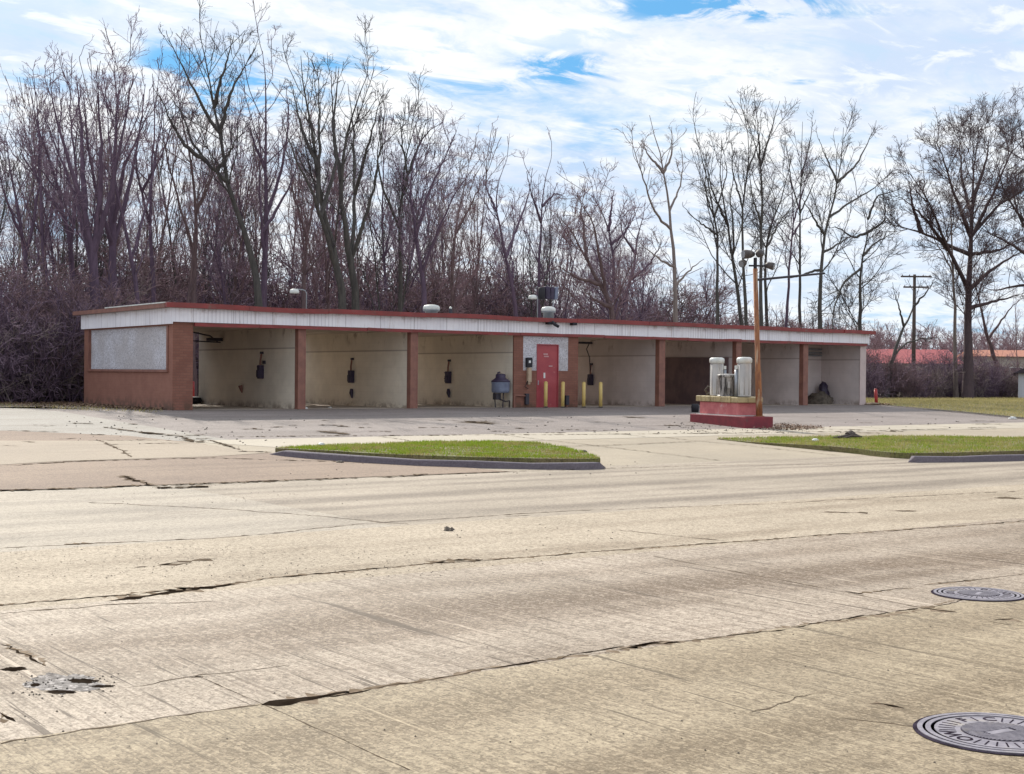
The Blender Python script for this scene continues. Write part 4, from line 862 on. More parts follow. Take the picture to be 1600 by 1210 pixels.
def resample(L, n):
    """list of polylines -> (N,n,3)"""
    out = []
    for p in L:
        p = np.array(p, float); d = np.r_[0, np.cumsum(np.linalg.norm(np.diff(p, axis=0), axis=1))]; s = np.linspace(0, d[-1], n)
        q = np.stack([np.interp(s, d, p[:, i]) for i in range(3)], 1)
        for _ in range(2): q[1:-1] = (q[:-2]+2*q[1:-1]+q[2:])/4
        out.append(q)
    return np.array(out)
def spawn(P, Rr, dens, lmul, ang, n, rr, rend, up, wob, tmin=.25, lmin=.2, lmax=9, fixedlen=None, g=rng):
    N, m_, _ = P.shape; Ls = np.linalg.norm(np.diff(P, axis=1), axis=2).sum(1)
    cnt = g.poisson(np.maximum(dens*Ls*(1-tmin), .4)); idx = np.repeat(np.arange(N), cnt); K = len(idx)
    t = tmin+(1-tmin)*g.random(K)**.85; f = t*(m_-1); i0 = np.minimum(f.astype(int), m_-2); fr_ = (f-i0)[:, None]
    p0 = P[idx, i0]*(1-fr_)+P[idx, i0+1]*fr_; T = P[idx, i0+1]-P[idx, i0]; T /= np.linalg.norm(T, axis=1, keepdims=True)+1e-9
    pr_ = Rr[idx, i0]*(1-fr_[:, 0])+Rr[idx, i0+1]*fr_[:, 0]
    rnd = g.normal(size=(K, 3)); rnd -= (rnd*T).sum(1, keepdims=True)*T; rnd /= np.linalg.norm(rnd, axis=1, keepdims=True)+1e-9
    A = np.radians(g.uniform(ang[0], ang[1], K))[:, None]; d = np.cos(A)*T+np.sin(A)*rnd
    if fixedlen is not None: L = g.uniform(fixedlen[0], fixedlen[1], K)*(1.15-.5*t)
    else: L = np.clip(Ls[idx]*g.uniform(lmul[0], lmul[1], K)*(1.15-.65*t), lmin, lmax)
    st = (L/(n-1))[:, None]; pts = [p0]; 
    for _ in range(n-1):
        d = d+np.array([0, 0, up])+g.normal(size=(K, 3))*wob; d /= np.linalg.norm(d, axis=1, keepdims=True); pts.append(pts[-1]+d*st)
    Q = np.stack(pts, 1); r_0 = np.minimum(pr_*rr, L*.0095+.002); r_0 = np.maximum(r_0, rend*1.05)
    RR = r_0[:, None]*(1-np.linspace(0, 1, n)[None])+rend*np.linspace(0, 1, n)[None]; return Q, RR
def barkmat(name, c1, c2, rough=.9):
    m, k = newmat(name); p = pos(k); n = k.noise(mul(k, p, (6, 6, 1.2)), 1.5, 5, .7); oi = k.n('ShaderNodeObjectInfo').outputs['Random']
    c = k.mix(k.mr(n, .35, .65), c1, c2); c = k.mix(k.mr(oi, 0, 1, 0, .5, smooth=False), c, tuple(x*1.35 for x in c2)); finish(k, c, rough, n, .5, .02, spec=.2); return m
BK = {'p': barkmat('purple_brown_bark', (.14, .095, .135), (.085, .058, .085)), 'g': barkmat('grey_green_bark', (.11, .10, .09), (.06, .055, .052)),
      'b': barkmat('warm_brown_bark', (.18, .125, .12), (.11, .075, .08)), 'l': barkmat('pale_bark', (.26, .21, .19), (.16, .13, .12))}
BK['o'] = barkmat('dark_reddish_bark', (.10, .068, .07), (.06, .043, .047))
TW = {'o': barkmat('dark_reddish_twigs', (.105, .07, .075), (.075, .05, .055)), 'p': barkmat('purple_brown_twigs', (.27, .19, .245), (.18, .125, .165)), 'g': barkmat('dark_twigs', (.085, .068, .078), (.055, .045, .052)),
      'b': barkmat('reddish_twigs', (.27, .17, .185), (.18, .115, .13)), 'l': barkmat('pale_twigs', (.28, .22, .21), (.18, .14, .14))}
def grow(L0, R0, cfg, g):
    """branch levels from the given main lines"""
    lv = [(L0, R0)]
    l1 = spawn(L0, R0, cfg.get('d1', 1.0), cfg.get('m1', (.16, .34)), cfg.get('a1', (22, 50)), 7, .55, .012, cfg.get('u1', .10), .12, tmin=cfg.get('t1', .35), lmin=.55, lmax=cfg.get('L1', 4), g=g)
    l2 = spawn(*l1, cfg.get('d2', 2.4)*1.2, (.3, .6), (25, 60), 5, .6, .008, cfg.get('u2', .10), .16, tmin=.15, lmin=.45, lmax=1.9, g=g)
    l3 = spawn(*l2, cfg.get('d3', 4.0)*1.25, (.35, .7), (25, 65), 4, .7, cfg.get('rt', .006), .08, .2, tmin=.12, lmin=.25, lmax=.9, g=g)
    l4 = spawn(*l3, cfg.get('d4', 3.5)*1.3, (.4, .8), (25, 60), 3, .8, cfg.get('rt', .006)*.8, .05, .2, tmin=.1, lmin=.15, lmax=.45, g=g)
    # a few shoots straight off the main lines
    return lv+[l1, l2, l3, l4]
def tree_obj(name, levels, bark, base, label, cat='tree', group=None, split=2, n0=9):
    base = np.array(base); t = thing(name, tuple(base), label, cat, group)
    tr = [tubes(levels[0][0]-base, levels[0][1], n0)]+[tubes(l[0]-base, l[1], 5) for l in levels[1:split]]
    crn = [tubes(l[0]-base, l[1], 4 if i == 0 else 3) for i, l in enumerate(levels[split:])]
    for nm, pt, mt in (('trunk', tr, BK[bark]), ('crown', crn, TW[bark])):
        me = mesh_np(nm, pt, mt); o = bpy.data.objects.new(nm, me); COL.objects.link(o); o.parent = t
    return t
def hero(lines, Y, w_px, bark, label, cfg=None, spread=.5, seed=0, limbw=.42, skew=0):
    """lines: the main stems as seen, first one the trunk; each gets its own depth"""
    g = np.random.default_rng(seed); cfg = dict(cfg or {}); L = []; R_ = []
    lines = [[(x, y+max(0, 450-y)*(.07 if x < 1050 else .105)) for x, y in ln] for ln in lines]     # the twigs reach past the limbs' tips
    tx, ty = lines[0][0]; b = PY(tx, ty, Y); sc_ = np.linalg.norm(b-CC)/FPX
    for i, ln in enumerate(lines):
        sl = g.uniform(-spread, spread) if i else g.uniform(-.1, .1); x0, y0 = ln[0]; pts = []
        for (x, y) in ln:
            dd = math.hypot(x-x0, y-y0)*sc_; pts.append(PY(x, y, Y+sl*dd))
        if i == 0: pts[0] = np.array([pts[0][0], Y, ZT(Y)-.1])
        L.append(pts)
    P = resample(L, 16); P[:, 1:-1] += g.normal(size=P[:, 1:-1].shape)*.02
    for i in range(len(lines)):
        # a limb starts on the trunk: snap its depth to the nearest point of any earlier line
        if i:
            best = None
            for j in range(i):
                dd = np.linalg.norm((P[j]-CC)/((P[j]-CC)@CF)[:, None] - (P[i][0]-CC)/((P[i][0]-CC)@CF), axis=1); q_ = dd.argmin()
                if best is None or dd[q_] < best[0]: best = (dd[q_], P[j][q_])
            P[i] += (best[1]-P[i][0])*np.linspace(1, .0, 16)[:, None]**2 if abs(best[1][1]-P[i][0][1]) < .3 else (best[1]-P[i][0])*np.linspace(1, .6, 16)[:, None]
    r0_ = w_px*sc_/2; tt = np.linspace(0, 1, 16)
    for i in range(len(lines)):
        rb = r0_*(1 if i == 0 else limbw*g.uniform(.8, 1.1)); prof = (1-tt)**1.15*rb*.92+.011
        if i == 0: prof = prof*(1+.25*np.exp(-tt*18))
        R_.append(prof)
    R_ = np.array(R_); lv = grow(P, R_, cfg, g)
    return tree_obj('bare_tree', lv, bark, (P[0][0][0], Y, ZT(Y)), label)
dense = dict(d1=1.25, m1=(.16, .36), d2=2.8, d3=4.2, d4=3.2, t1=.38, u1=.16)
airy = dict(d1=1.25, d2=2.6, d3=4.2, d4=3.2, t1=.4, u1=.12)
round_ = dict(rt=.007, d1=2.0, m1=(.2, .42), d2=3.1, d3=4.6, d4=3.2, t1=.3, u1=.05, a1=(30, 65), L1=5)
HE = [
 ([[(45, 620), (42, 480), (38, 380), (20, 270), (8, 190)], [(40, 400), (60, 300), (66, 200), (72, 150)], [(38, 380), (15, 330), (-10, 240)]], 52, 15, 'p', 'bare tree at the far left edge of the photo, forking low', dense),
 ([[(74, 620), (75, 480), (66, 370), (62, 250), (58, 130), (50, 95)], [(66, 370), (85, 280), (92, 170), (95, 120)]], 50, 11, 'p', 'slim bare tree second from the far left edge', dense),
 ([[(120, 620), (118, 500), (112, 400), (95, 290), (62, 190), (45, 110)], [(112, 400), (122, 280), (112, 180), (108, 100)], [(100, 320), (70, 280), (30, 210)]], 53, 14, 'p', 'bare tree leaning left above the left end of the building', dense),
 ([[(150, 625), (150, 470), (145, 370), (120, 280), (92, 190), (78, 100)], [(146, 380), (160, 260), (155, 150), (150, 85)], [(148, 400), (175, 290), (195, 180), (205, 100)], [(130, 310), (128, 200), (120, 95)], [(150, 430), (130, 340), (100, 240), (60, 150)]], 49, 24, 'p', 'thick many-stemmed bare tree above the left end of the building, left of its twin', dense),
 ([[(176, 625), (174, 470), (178, 350), (176, 240), (182, 150), (188, 90)], [(177, 370), (205, 260), (222, 160), (228, 100)], [(176, 380), (150, 290), (136, 200), (130, 110)], [(178, 330), (195, 230), (240, 130)]], 50.5, 22, 'p', 'thick bare tree with reddish upper twigs above the boarded end wall', dense),
 ([[(222, 620), (216, 450), (200, 370), (184, 310), (172, 210), (165, 120)], [(206, 390), (235, 290), (248, 190), (262, 110)]], 48.5, 11, 'p', 'bare tree whose trunk slants left above the roof corner', dense),
 ([[(247, 620), (240, 440), (232, 330), (240, 230), (243, 120), (238, 90)], [(233, 330), (215, 260), (210, 160)], [(236, 290), (262, 210), (275, 150)]], 54, 11, 'p', 'straight slim bare tree between the reddish tree and the tall forked tree', airy),
 ([[(300, 620), (302, 440), (308, 330), (300, 250), (285, 170), (275, 110)], [(303, 390), (275, 290), (258, 220), (248, 150)], [(307, 340), (330, 270), (345, 230)]], 52, 13, 'b', 'brownish bare tree left of the tall forked tree', dense),
 ([[(408, 625), (407, 456), (398, 420), (387, 357), (359, 305), (349, 254), (347, 198), (333, 139), (325, 79), (311, 20)], [(352, 268), (319, 234), (295, 198), (276, 139), (258, 120)], [(348, 195), (365, 127), (379, 95), (395, 60)], [(346, 200), (335, 185), (313, 143), (284, 79), (262, 36)], [(333, 139), (345, 90), (358, 45), (365, 20)], [(349, 254), (370, 215), (378, 190)], [(319, 234), (290, 215), (262, 165), (245, 120)]], 49, 17, 'g', 'tallest bare tree, its trunk bending left and forking near the top', dict(airy, t1=.5)),
 ([[(414, 625), (412, 456), (414, 357), (419, 309), (412, 254), (416, 190), (416, 119), (410, 52)], [(412, 254), (395, 200), (385, 170)], [(419, 309), (440, 250), (452, 180), (448, 110)], [(405, 400), (404, 330), (402, 300), (408, 220), (404, 160)], [(414, 350), (448, 290), (470, 230)]], 50, 15, 'p', 'straight bare tree rising from beside the tallest tree', airy),
 ([[(474, 620), (475, 440), (476, 370), (490, 310), (495, 260), (488, 190)], [(477, 380), (455, 300), (448, 230)]], 53, 12, 'b', 'short brown bare tree left of the dark twin trunks', dense),
 ([[(540, 625), (535, 450), (520, 380), (500, 310), (493, 220), (478, 140), (470, 60)], [(525, 400), (490, 280), (452, 200), (440, 150)], [(503, 310), (506, 220), (504, 150), (500, 80)], [(505, 330), (530, 240), (522, 150), (520, 90)], [(495, 250), (470, 190), (455, 110)]], 49, 19, 'g', 'dark many-limbed bare tree, left one of the twin trunks behind the second bay', dense),
 ([[(558, 625), (556, 450), (540, 370), (530, 290), (538, 200), (560, 130), (575, 90)], [(552, 420), (556, 300), (555, 190), (545, 110)], [(534, 270), (520, 190), (527, 110), (530, 80)], [(556, 300), (580, 200), (598, 130)], [(550, 390), (585, 280), (597, 190), (603, 150)]], 50, 19, 'g', 'dark many-limbed bare tree, right one of the twin trunks behind the second bay', dense),
 ([[(628, 620), (626, 440), (622, 340), (628, 270), (638, 200), (655, 160)], [(624, 340), (600, 280), (588, 220), (600, 170)], [(627, 290), (645, 230), (665, 190), (690, 175)], [(630, 260), (622, 200), (628, 160)]], 51, 11, 'g', 'upright dark bare tree behind the column between second and third bays', dense),
 ([[(662, 620), (664, 450), (650, 370), (641, 300), (640, 240), (665, 190)], [(668, 440), (690, 350), (712, 290), (745, 240)], [(648, 360), (668, 290), (700, 220), (712, 190)]], 49, 14, 'p', 'bare tree branching low behind the broad roof vent', dense),
 ([[(720, 620), (705, 440), (712, 340), (728, 270), (735, 230)], [(710, 360), (740, 300), (760, 250)]], 55, 10, 'b', 'thin reddish bare tree between the broad vent and the lamp', dense),
 ([[(808, 620), (806, 470), (792, 410), (780, 340), (771, 320), (778, 260), (788, 245)], [(795, 400), (812, 350), (830, 290), (835, 250)], [(772, 322), (760, 290), (752, 270)], [(806, 450), (805, 400), (790, 380)]], 50, 12, 'p', 'crooked bare tree left of the gooseneck lamp near the door', airy),
 ([[(845, 620), (842, 450), (842, 400), (847, 370), (843, 310), (852, 260), (860, 238)], [(845, 350), (830, 300), (822, 260)], [(848, 300), (868, 280), (885, 290)]], 52, 10, 'p', 'slim bare tree behind the dark blue floodlights', airy),
 ([[(968, 620), (958, 480), (935, 440), (915, 400), (895, 355), (872, 330)], [(915, 400), (910, 350), (905, 310), (912, 290)], [(935, 440), (900, 430), (870, 410)], [(945, 455), (925, 330), (900, 290)], [(960, 490), (930, 475), (912, 455)]], 48.5, 17, 'b', 'broad brown bare tree sweeping left behind the bay right of the office', round_),
 ([[(962, 620), (962, 480), (958, 410), (957, 370), (950, 340), (935, 315), (925, 290)], [(957, 370), (975, 355), (985, 340), (990, 310)], [(952, 345), (955, 310), (960, 280)]], 49.5, 13, 'p', 'upright bare tree growing through the middle of the broad brown one', round_),
 ([[(975, 620), (974, 460), (990, 430), (995, 400), (990, 370), (1003, 350), (1008, 310)], [(990, 430), (1018, 408), (1035, 375), (1040, 360)], [(995, 390), (975, 360), (968, 320)]], 51, 12, 'p', 'crooked bare tree just left of the pale birch-like tree', round_),
 ([[(1058, 620), (1056, 460), (1053, 380), (1046, 350), (1046, 300), (1036, 240), (1020, 180), (1015, 160)], [(1046, 350), (1022, 325), (1003, 260), (985, 200)], [(1046, 330), (1062, 280), (1068, 230), (1063, 205)], [(1037, 243), (1050, 210), (1050, 160)], [(1055, 430), (1030, 405), (1000, 375)], [(1041, 270), (1015, 235), (1005, 210)], [(1055, 440), (1080, 415), (1100, 400)]], 47.5, 11, 'l', 'pale tall birch-like bare tree standing alone right of the brown trees', airy),
 ([[(1120, 620), (1120, 430), (1124, 360), (1115, 320), (1105, 250), (1090, 200), (1085, 170)], [(1116, 320), (1100, 270), (1108, 215)], [(1120, 340), (1140, 260), (1130, 200)], [(1118, 370), (1085, 340), (1065, 315)]], 50, 8, 'g', 'slim bare tree, leftmost of the row behind the rusty light pole', airy),
 ([[(1168, 620), (1153, 440), (1147, 410), (1136, 385), (1142, 350), (1130, 300), (1122, 240), (1128, 190)], [(1147, 410), (1148, 350), (1140, 300), (1150, 230)], [(1136, 350), (1115, 300), (1100, 230)]], 51, 9, 'g', 'wavy bare tree, second of the row behind the rusty light pole', airy),
 ([[(1174, 620), (1162, 430), (1158, 350), (1164, 270), (1175, 210), (1163, 150)], [(1160, 320), (1145, 260), (1142, 200)], [(1166, 260), (1185, 200), (1188, 160)]], 49, 8, 'g', 'slim bare tree just left of the rusty light pole', airy),
 ([[(1192, 620), (1188, 440), (1190, 350), (1194, 250), (1180, 190), (1162, 140)], [(1194, 250), (1208, 190), (1222, 130)], [(1190, 330), (1175, 280), (1170, 230)], [(1194, 240), (1190, 190), (1186, 150)]], 48, 9, 'g', 'tall bare tree just right of the rusty light pole', airy),
 ([[(1202, 620), (1196, 430), (1195, 360), (1222, 300), (1228, 260), (1240, 210)], [(1195, 370), (1215, 330), (1245, 290)]], 52, 8, 'g', 'bare tree curving right beyond the rusty light pole', airy),
 ([[(1222, 620), (1232, 440), (1236, 370), (1242, 330), (1236, 260), (1228, 220)], [(1236, 375), (1250, 345), (1275, 330)], [(1238, 330), (1255, 270), (1262, 230)]], 50, 7, 'p', 'thin bare tree under the tip of the light pole arm', airy),
 ([[(1250, 620), (1250, 400), (1250, 300), (1252, 220), (1254, 160)], [(1250, 310), (1235, 250), (1228, 190)], [(1250, 330), (1270, 280), (1278, 250)], [(1252, 240), (1265, 190), (1270, 150)]], 53, 7, 'g', 'straight thin bare tree left of the tall dark forked one', airy),
 ([[(1276, 620), (1283, 440), (1284, 370), (1298, 320), (1312, 255), (1318, 170)], [(1284, 370), (1262, 310), (1250, 290)], [(1286, 398), (1320, 368), (1345, 352)], [(1302, 322), (1330, 300), (1368, 275), (1395, 245)], [(1312, 260), (1340, 235), (1358, 190), (1368, 170)], [(1308, 270), (1290, 220), (1280, 190)], [(1284, 410), (1255, 425), (1230, 435)]], 47.5, 10, 'g', 'dark forked bare tree at the tip of the light pole arm', airy),
 ([[(1340, 620), (1346, 440), (1342, 415), (1347, 392), (1360, 358), (1358, 330), (1350, 310)], [(1342, 415), (1315, 440), (1302, 480), (1296, 560)], [(1360, 358), (1375, 345), (1385, 330), (1378, 280)], [(1360, 355), (1335, 365), (1312, 345), (1290, 345)], [(1347, 395), (1370, 370), (1395, 355)], [(1358, 330), (1370, 290), (1400, 280)]], 48.5, 10, 'g', 'twisted dark bare tree behind the right end of the building', round_),
 ([[(1385, 625), (1390, 580), (1402, 535), (1418, 500), (1432, 475), (1430, 440)], [(1397, 560), (1412, 540), (1435, 530), (1470, 528)], [(1410, 515), (1404, 480), (1395, 450)], [(1430, 480), (1450, 455), (1462, 430)]], 49.5, 9, 'g', 'small leaning dark tree left of the utility pole', dict(airy, t1=.25)),
 ([[(1494, 625), (1492, 480), (1488, 400), (1485, 330), (1488, 260), (1495, 230)], [(1490, 420), (1465, 370), (1450, 340)]], 48.5, 7, 'l', 'thin pale trunk just left of the broad oak-like tree', airy),
 ([[(1512, 630), (1513, 480), (1516, 400), (1518, 350), (1520, 260), (1528, 180)], [(1516, 388), (1480, 372), (1440, 350), (1400, 338), (1384, 334)], [(1514, 460), (1495, 415), (1478, 380), (1465, 340), (1440, 280), (1415, 245)],
   [(1517, 445), (1550, 412), (1585, 388), (1620, 370)], [(1519, 365), (1560, 310), (1590, 290), (1620, 260)], [(1518, 370), (1490, 290), (1470, 215), (1458, 190)], [(1519, 340), (1502, 260), (1498, 180)], [(1520, 350), (1555, 270), (1580, 210), (1590, 165)],
   [(1516, 385), (1565, 378), (1610, 350)], [(1478, 380), (1445, 330), (1420, 300), (1400, 290)], [(1519, 300), (1540, 230), (1548, 170)], [(1440, 350), (1425, 300), (1420, 260)], [(1514, 470), (1560, 460), (1605, 450)]], 47.3, 17, 'o', 'broad spreading oak-like bare tree with thick trunk near the white shed', dict(rt=.008, d1=2.9, m1=(.18, .42), d2=3.6, d3=5.0, d4=3.6, t1=.25, u1=.10, a1=(25, 60), L1=3.2)),
 ([[(1668, 640), (1660, 480), (1650, 430), (1655, 350), (1640, 250), (1630, 180)], [(1652, 440), (1610, 410), (1580, 385), (1540, 360), (1520, 345)], [(1653, 380), (1615, 300), (1600, 220), (1590, 150)], [(1655, 470), (1600, 455), (1550, 465), (1530, 455)], [(1654, 360), (1600, 330), (1570, 280), (1555, 220)], [(1652, 400), (1612, 370), (1590, 330), (1575, 250)]], 47, 18, 'o', 'broad bare tree reaching in from beyond the right edge of the photo', round_),
 ([[(1562, 625), (1556, 560), (1540, 520), (1525, 440), (1515, 420)], [(1545, 530), (1580, 480), (1600, 465)]], 52, 10, 'b', 'slanting bare trunk between the broad oak-like tree and the shed', airy),
]
for i, h in enumerate(HE): hero(h[0], h[1], h[2], h[3], h[4], h[5], seed=100+i)

# background trees: a few grown once, then copied
def wild(seed, H, bark, r0w, cfg, lean=.04, stems=1, t_l=.3, label='', group='', n1=7):
    g = np.random.default_rng(seed); L = []; Rr = []
    for s in range(stems):
        a = g.uniform(0, 6.28); q = np.array([.25*math.cos(a)*(stems > 1), .25*math.sin(a)*(stems > 1), -.1]); d = np.array([g.normal()*lean*(1+stems), g.normal()*lean*(1+stems), 1.]); P_ = [q]
        for _ in range(15):
            d = d+np.array([g.normal()*.035, g.normal()*.035, .03]); d /= np.linalg.norm(d); q = q+d*H*g.uniform(.97, 1.03)/15; P_.append(q)
        L.append(P_); tt = np.linspace(0, 1, 16); Rr.append((1-tt)**1.1*r0w*(.8 if stems > 1 else 1)*.8+.012)
    P = np.array(L); RR = np.array(Rr)
    lim = spawn(P, RR, n1/(H*(1-t_l)), (.28, .5), (18, 38), 16, .6, .015, .06, .05, tmin=t_l, lmin=2, lmax=8, g=g)
    P = np.concatenate([P, lim[0]]); RR = np.concatenate([RR, lim[1]])
    return tree_obj('bare_tree', grow(P, RR, cfg, g), bark, (0, 0, 0), label, group=group, n0=7)
bgc = dict(d1=1.0, m1=(.18, .4), d2=2.3, d3=3.8, d4=2.8, t1=.3, u1=.14, rt=.0075)
GL = 'slender bare trees filling the wood behind the car wash'; GLB = 'slender bare tree among many filling the wood behind the car wash'
srcs = [wild(1, 14.5, 'p', .17, bgc, label=GLB, group=GL), wild(2, 13, 'b', .13, bgc, label=GLB, group=GL), wild(3, 15, 'p', .2, bgc, stems=2, label=GLB, group=GL), wild(4, 12, 'b', .11, bgc, lean=.08, label=GLB, group=GL),
        wild(5, 13.5, 'l', .12, bgc, label=GLB, group=GL), wild(6, 11, 'g', .12, bgc, stems=2, label=GLB, group=GL)]
used = [False]*len(srcs)
def place(srcl, usedl, k_, loc, rz, sc_, label=None, group=None):
    if not usedl[k_]:
        usedl[k_] = True; o = srcl[k_]; o.location = loc; o.rotation_euler = (0, 0, rz); o.scale = sc_
        if label: o['label'] = label
        if group: o['group'] = group
        return o
    return copy_thing(srcl[k_], loc, rz, sc_, label, group)
# skyline height of the wood in the photo (x, y of the canopy top)
SKY = [(-200, 150), (0, 210), (60, 100), (200, 110), (260, 180), (330, 150), (420, 160), (500, 150), (600, 170), (680, 230), (740, 260), (800, 300), (870, 310), (950, 330), (1020, 400), (1060, 430), (1150, 440), (1300, 470), (1380, 500), (1450, 500), (1600, 440), (1750, 400)]
def canopy(x): return float(np.interp(x, [s[0] for s in SKY], [s[1] for s in SKY]))
rs = random.Random(5)
H0 = [14.5, 13, 15, 12, 13.5, 11]
for Y, n, f_ in ((53, 17, .88), (58, 20, .9), (64, 22, .9), (72, 24, .86), (84, 24, .8), (98, 24, .74)):
    for i in range(n):
        px_ = -90+1800*(i+rs.uniform(.1, .9))/n
        if px_ > 1030 and rs.random() < .55: continue
        Yt = Y+rs.uniform(-1.8, 1.8); b = PY(px_, 590, Yt); dist = (b-CC)@CF
        top = 1.6+(585-canopy(px_))*dist/FPX*f_*rs.uniform(.72, 1.02)
        if top < 3.5: continue
        k_ = rs.randrange(6)
        if px_ > 1340 and Y < 70: continue
        s = top/H0[k_]; s = max(.35, min(1.9, s)); sx = max(.6, min(1.3, s*rs.uniform(.8, 1.1)))
        place(srcs, used, k_, (float(b[0]), Yt, .5), rs.uniform(0, 6.28), (sx, sx, s))
# shrubs: thicket of thin stems
def shrub(seed, H, n, bark, spread, label, group):
    g = np.random.default_rng(seed); L = []; Rr = []
    for _ in range(n):
        q = np.array([g.normal()*.35, g.normal()*.35, -.05]); d = np.array([g.normal()*spread, g.normal()*spread, 1.]); d /= np.linalg.norm(d); P_ = [q]; h = H*g.uniform(.5, 1.05)
        for _ in range(9): d = d+g.normal(size=3)*.12; d /= np.linalg.norm(d); q = q+d*h/9; P_.append(q)
        L.append(P_); Rr.append(np.linspace(.018, .006, 10))
    P = np.array(L); RR = np.array(Rr); a = spawn(P, RR, 3.2, (.25, .5), (25, 65), 5, .7, .007, .03, .2, tmin=.1, lmin=.4, lmax=1.6, g=g); b_ = spawn(*a, 4.2, (.35, .7), (25, 70), 4, .8, .0055, .02, .25, tmin=.1, lmin=.25, lmax=.8, g=g); c_ = spawn(*b_, 3.5, (.4, .8), (25, 70), 3, .9, .005, .0, .25, tmin=.1, lmin=.15, lmax=.4, g=g)
    base = np.zeros(3); t = thing('shrub', (0, 0, 0), label, 'shrub', group)
    for nm, pt, mt in (('stems', [tubes(P, RR, 5), tubes(*a, 4)], BK[bark]), ('twigs', [tubes(*b_, 3), tubes(*c_, 3)], TW[bark])):
        me = mesh_np(nm, pt, mt); o = bpy.data.objects.new(nm, me); COL.objects.link(o); o.parent = t
    return t
GS = 'bare shrubs of the thicket at the edge of the wood'; GSL = 'tangled bare shrub in the thicket at the edge of the wood'
sh = [shrub(21, 3.2, 26, 'p', .35, GSL, GS), shrub(22, 2.6, 24, 'l', .45, GSL, GS), shrub(23, 3.6, 24, 'b', .3, GSL, GS), shrub(24, 2.2, 26, 'p', .5, GSL, GS)]; us = [False]*4
def shrubs(px0, px1, n, Y0, Y1, s0, s1, ks):
    for i in range(n):
        px_ = px0+(px1-px0)*(i+rs.random())/n; Yt = rs.uniform(Y0, Y1); b = PY(px_, 600, Yt); s = rs.uniform(s0, s1)
        place(sh, us, rs.choice(ks), (float(b[0]), Yt, .48), rs.uniform(0, 6.28), (s*1.1, s*1.1, s))
shrubs(-60, 150, 18, 46.3, 48.5, 1.0, 1.35, (0, 1, 2, 3)); shrubs(-60, 150, 14, 49, 53, 1.1, 1.6, (0, 2)); shrubs(100, 260, 8, 56, 60, 1.3, 1.8, (0, 2)); shrubs(120, 1050, 34, 60, 66, 1.7, 2.3, (0, 2)); shrubs(150, 1000, 22, 66, 74, 1.9, 2.6, (0, 2, 1))
shrubs(1000, 1330, 20, 50, 58, 1.0, 1.4, (0, 2)); shrubs(1340, 1590, 30, 48, 51, .5, .85, (0, 2, 3, 1)); shrubs(1440, 1590, 12, 49, 51, .7, 1.0, (0, 2, 3, 1)); shrubs(1340, 1700, 12, 54, 64, .5, .75, (0, 2))
# the far wood behind everything: one mass, built as many thin trunks with crowns of twigs
g = np.random.default_rng(77); n = 1300
bx = g.uniform(-60, 520, n); by = g.uniform(125, 210, n); hh = g.uniform(8, 12.5, n)*np.clip(.8+(by-150)/300, .5, 1.05)
Pf = np.stack([np.stack([bx+g.normal(size=n)*.3*k_, by+g.normal(size=n)*.3*k_, .5+hh*k_/4], 1) for k_ in range(5)], 1); Rf = np.repeat(np.linspace(.16, .04, 5)[None], n, 0)
f1 = spawn(Pf, Rf, 2.3, (.2, .4), (20, 55), 4, .6, .03, .15, .15, tmin=.12, lmin=1.0, lmax=4.5, g=g); f2_ = spawn(*f1, 2.4, (.35, .6), (25, 60), 3, .7, .02, .1, .2, tmin=.1, lmin=.6, lmax=1.8, g=g)
me = mesh_np('far_wood', [tubes(Pf, Rf, 4), tubes(*f1, 3), tubes(*f2_, 3)], TW['b']); o = bpy.data.objects.new('far_wood', me); COL.objects.link(o); tag(o, 'hazy brown mass of bare woodland far behind', 'wood', kind='stuff')

# leaf litter on the forest edge and by the walls
def leaves(name, areas, label):
    v = []; f = []
    for (x0, x1, y0, y1, n, s) in areas:
        for _ in range(n):
            x = random.uniform(x0, x1); y = random.uniform(y0, y1); z = ZT(y)+random.uniform(.01, .06); a = random.uniform(0, 6.28); c_, s_ = math.cos(a)*s, math.sin(a)*s; b = len(v)
            v += [(x-c_, y-s_, z), (x+s_, y-c_, z+random.uniform(-.02, .03)), (x+c_, y+s_, z+random.uniform(0, .03)), (x-s_, y+c_, z+random.uniform(-.02, .03))]; f.append((b, b+1, b+2, b+3))
    me = bpy.data.meshes.new(name); me.from_pydata(v, [], f); me.materials.append(M_['leaf']); o = bpy.data.objects.new(name, me); COL.objects.link(o); tag(o, label, 'leaves', kind='stuff')
M_['leaf'] = worn('dead_leaf', (.22, .13, .08), (.12, .07, .05), 3, .8, obj=False)
leaves('dead_leaves', [(-10, 16, 45, 50, 6000, .05), (14.2, 15.1, 37.2, 45, 1400, .035), (12.5, 15.1, 40, 46, 700, .035), (44.8, 46.2, 36.4, 38.5, 500, .035), (46, 110, 47.3, 50, 6000, .06), (26.9, 29.0, 25.3, 25.95, 260, .03), (28.22, 29.6, 25.6, 27.2, 320, .03)], 'dead brown leaves drifted along the wood edge and the wall feet')

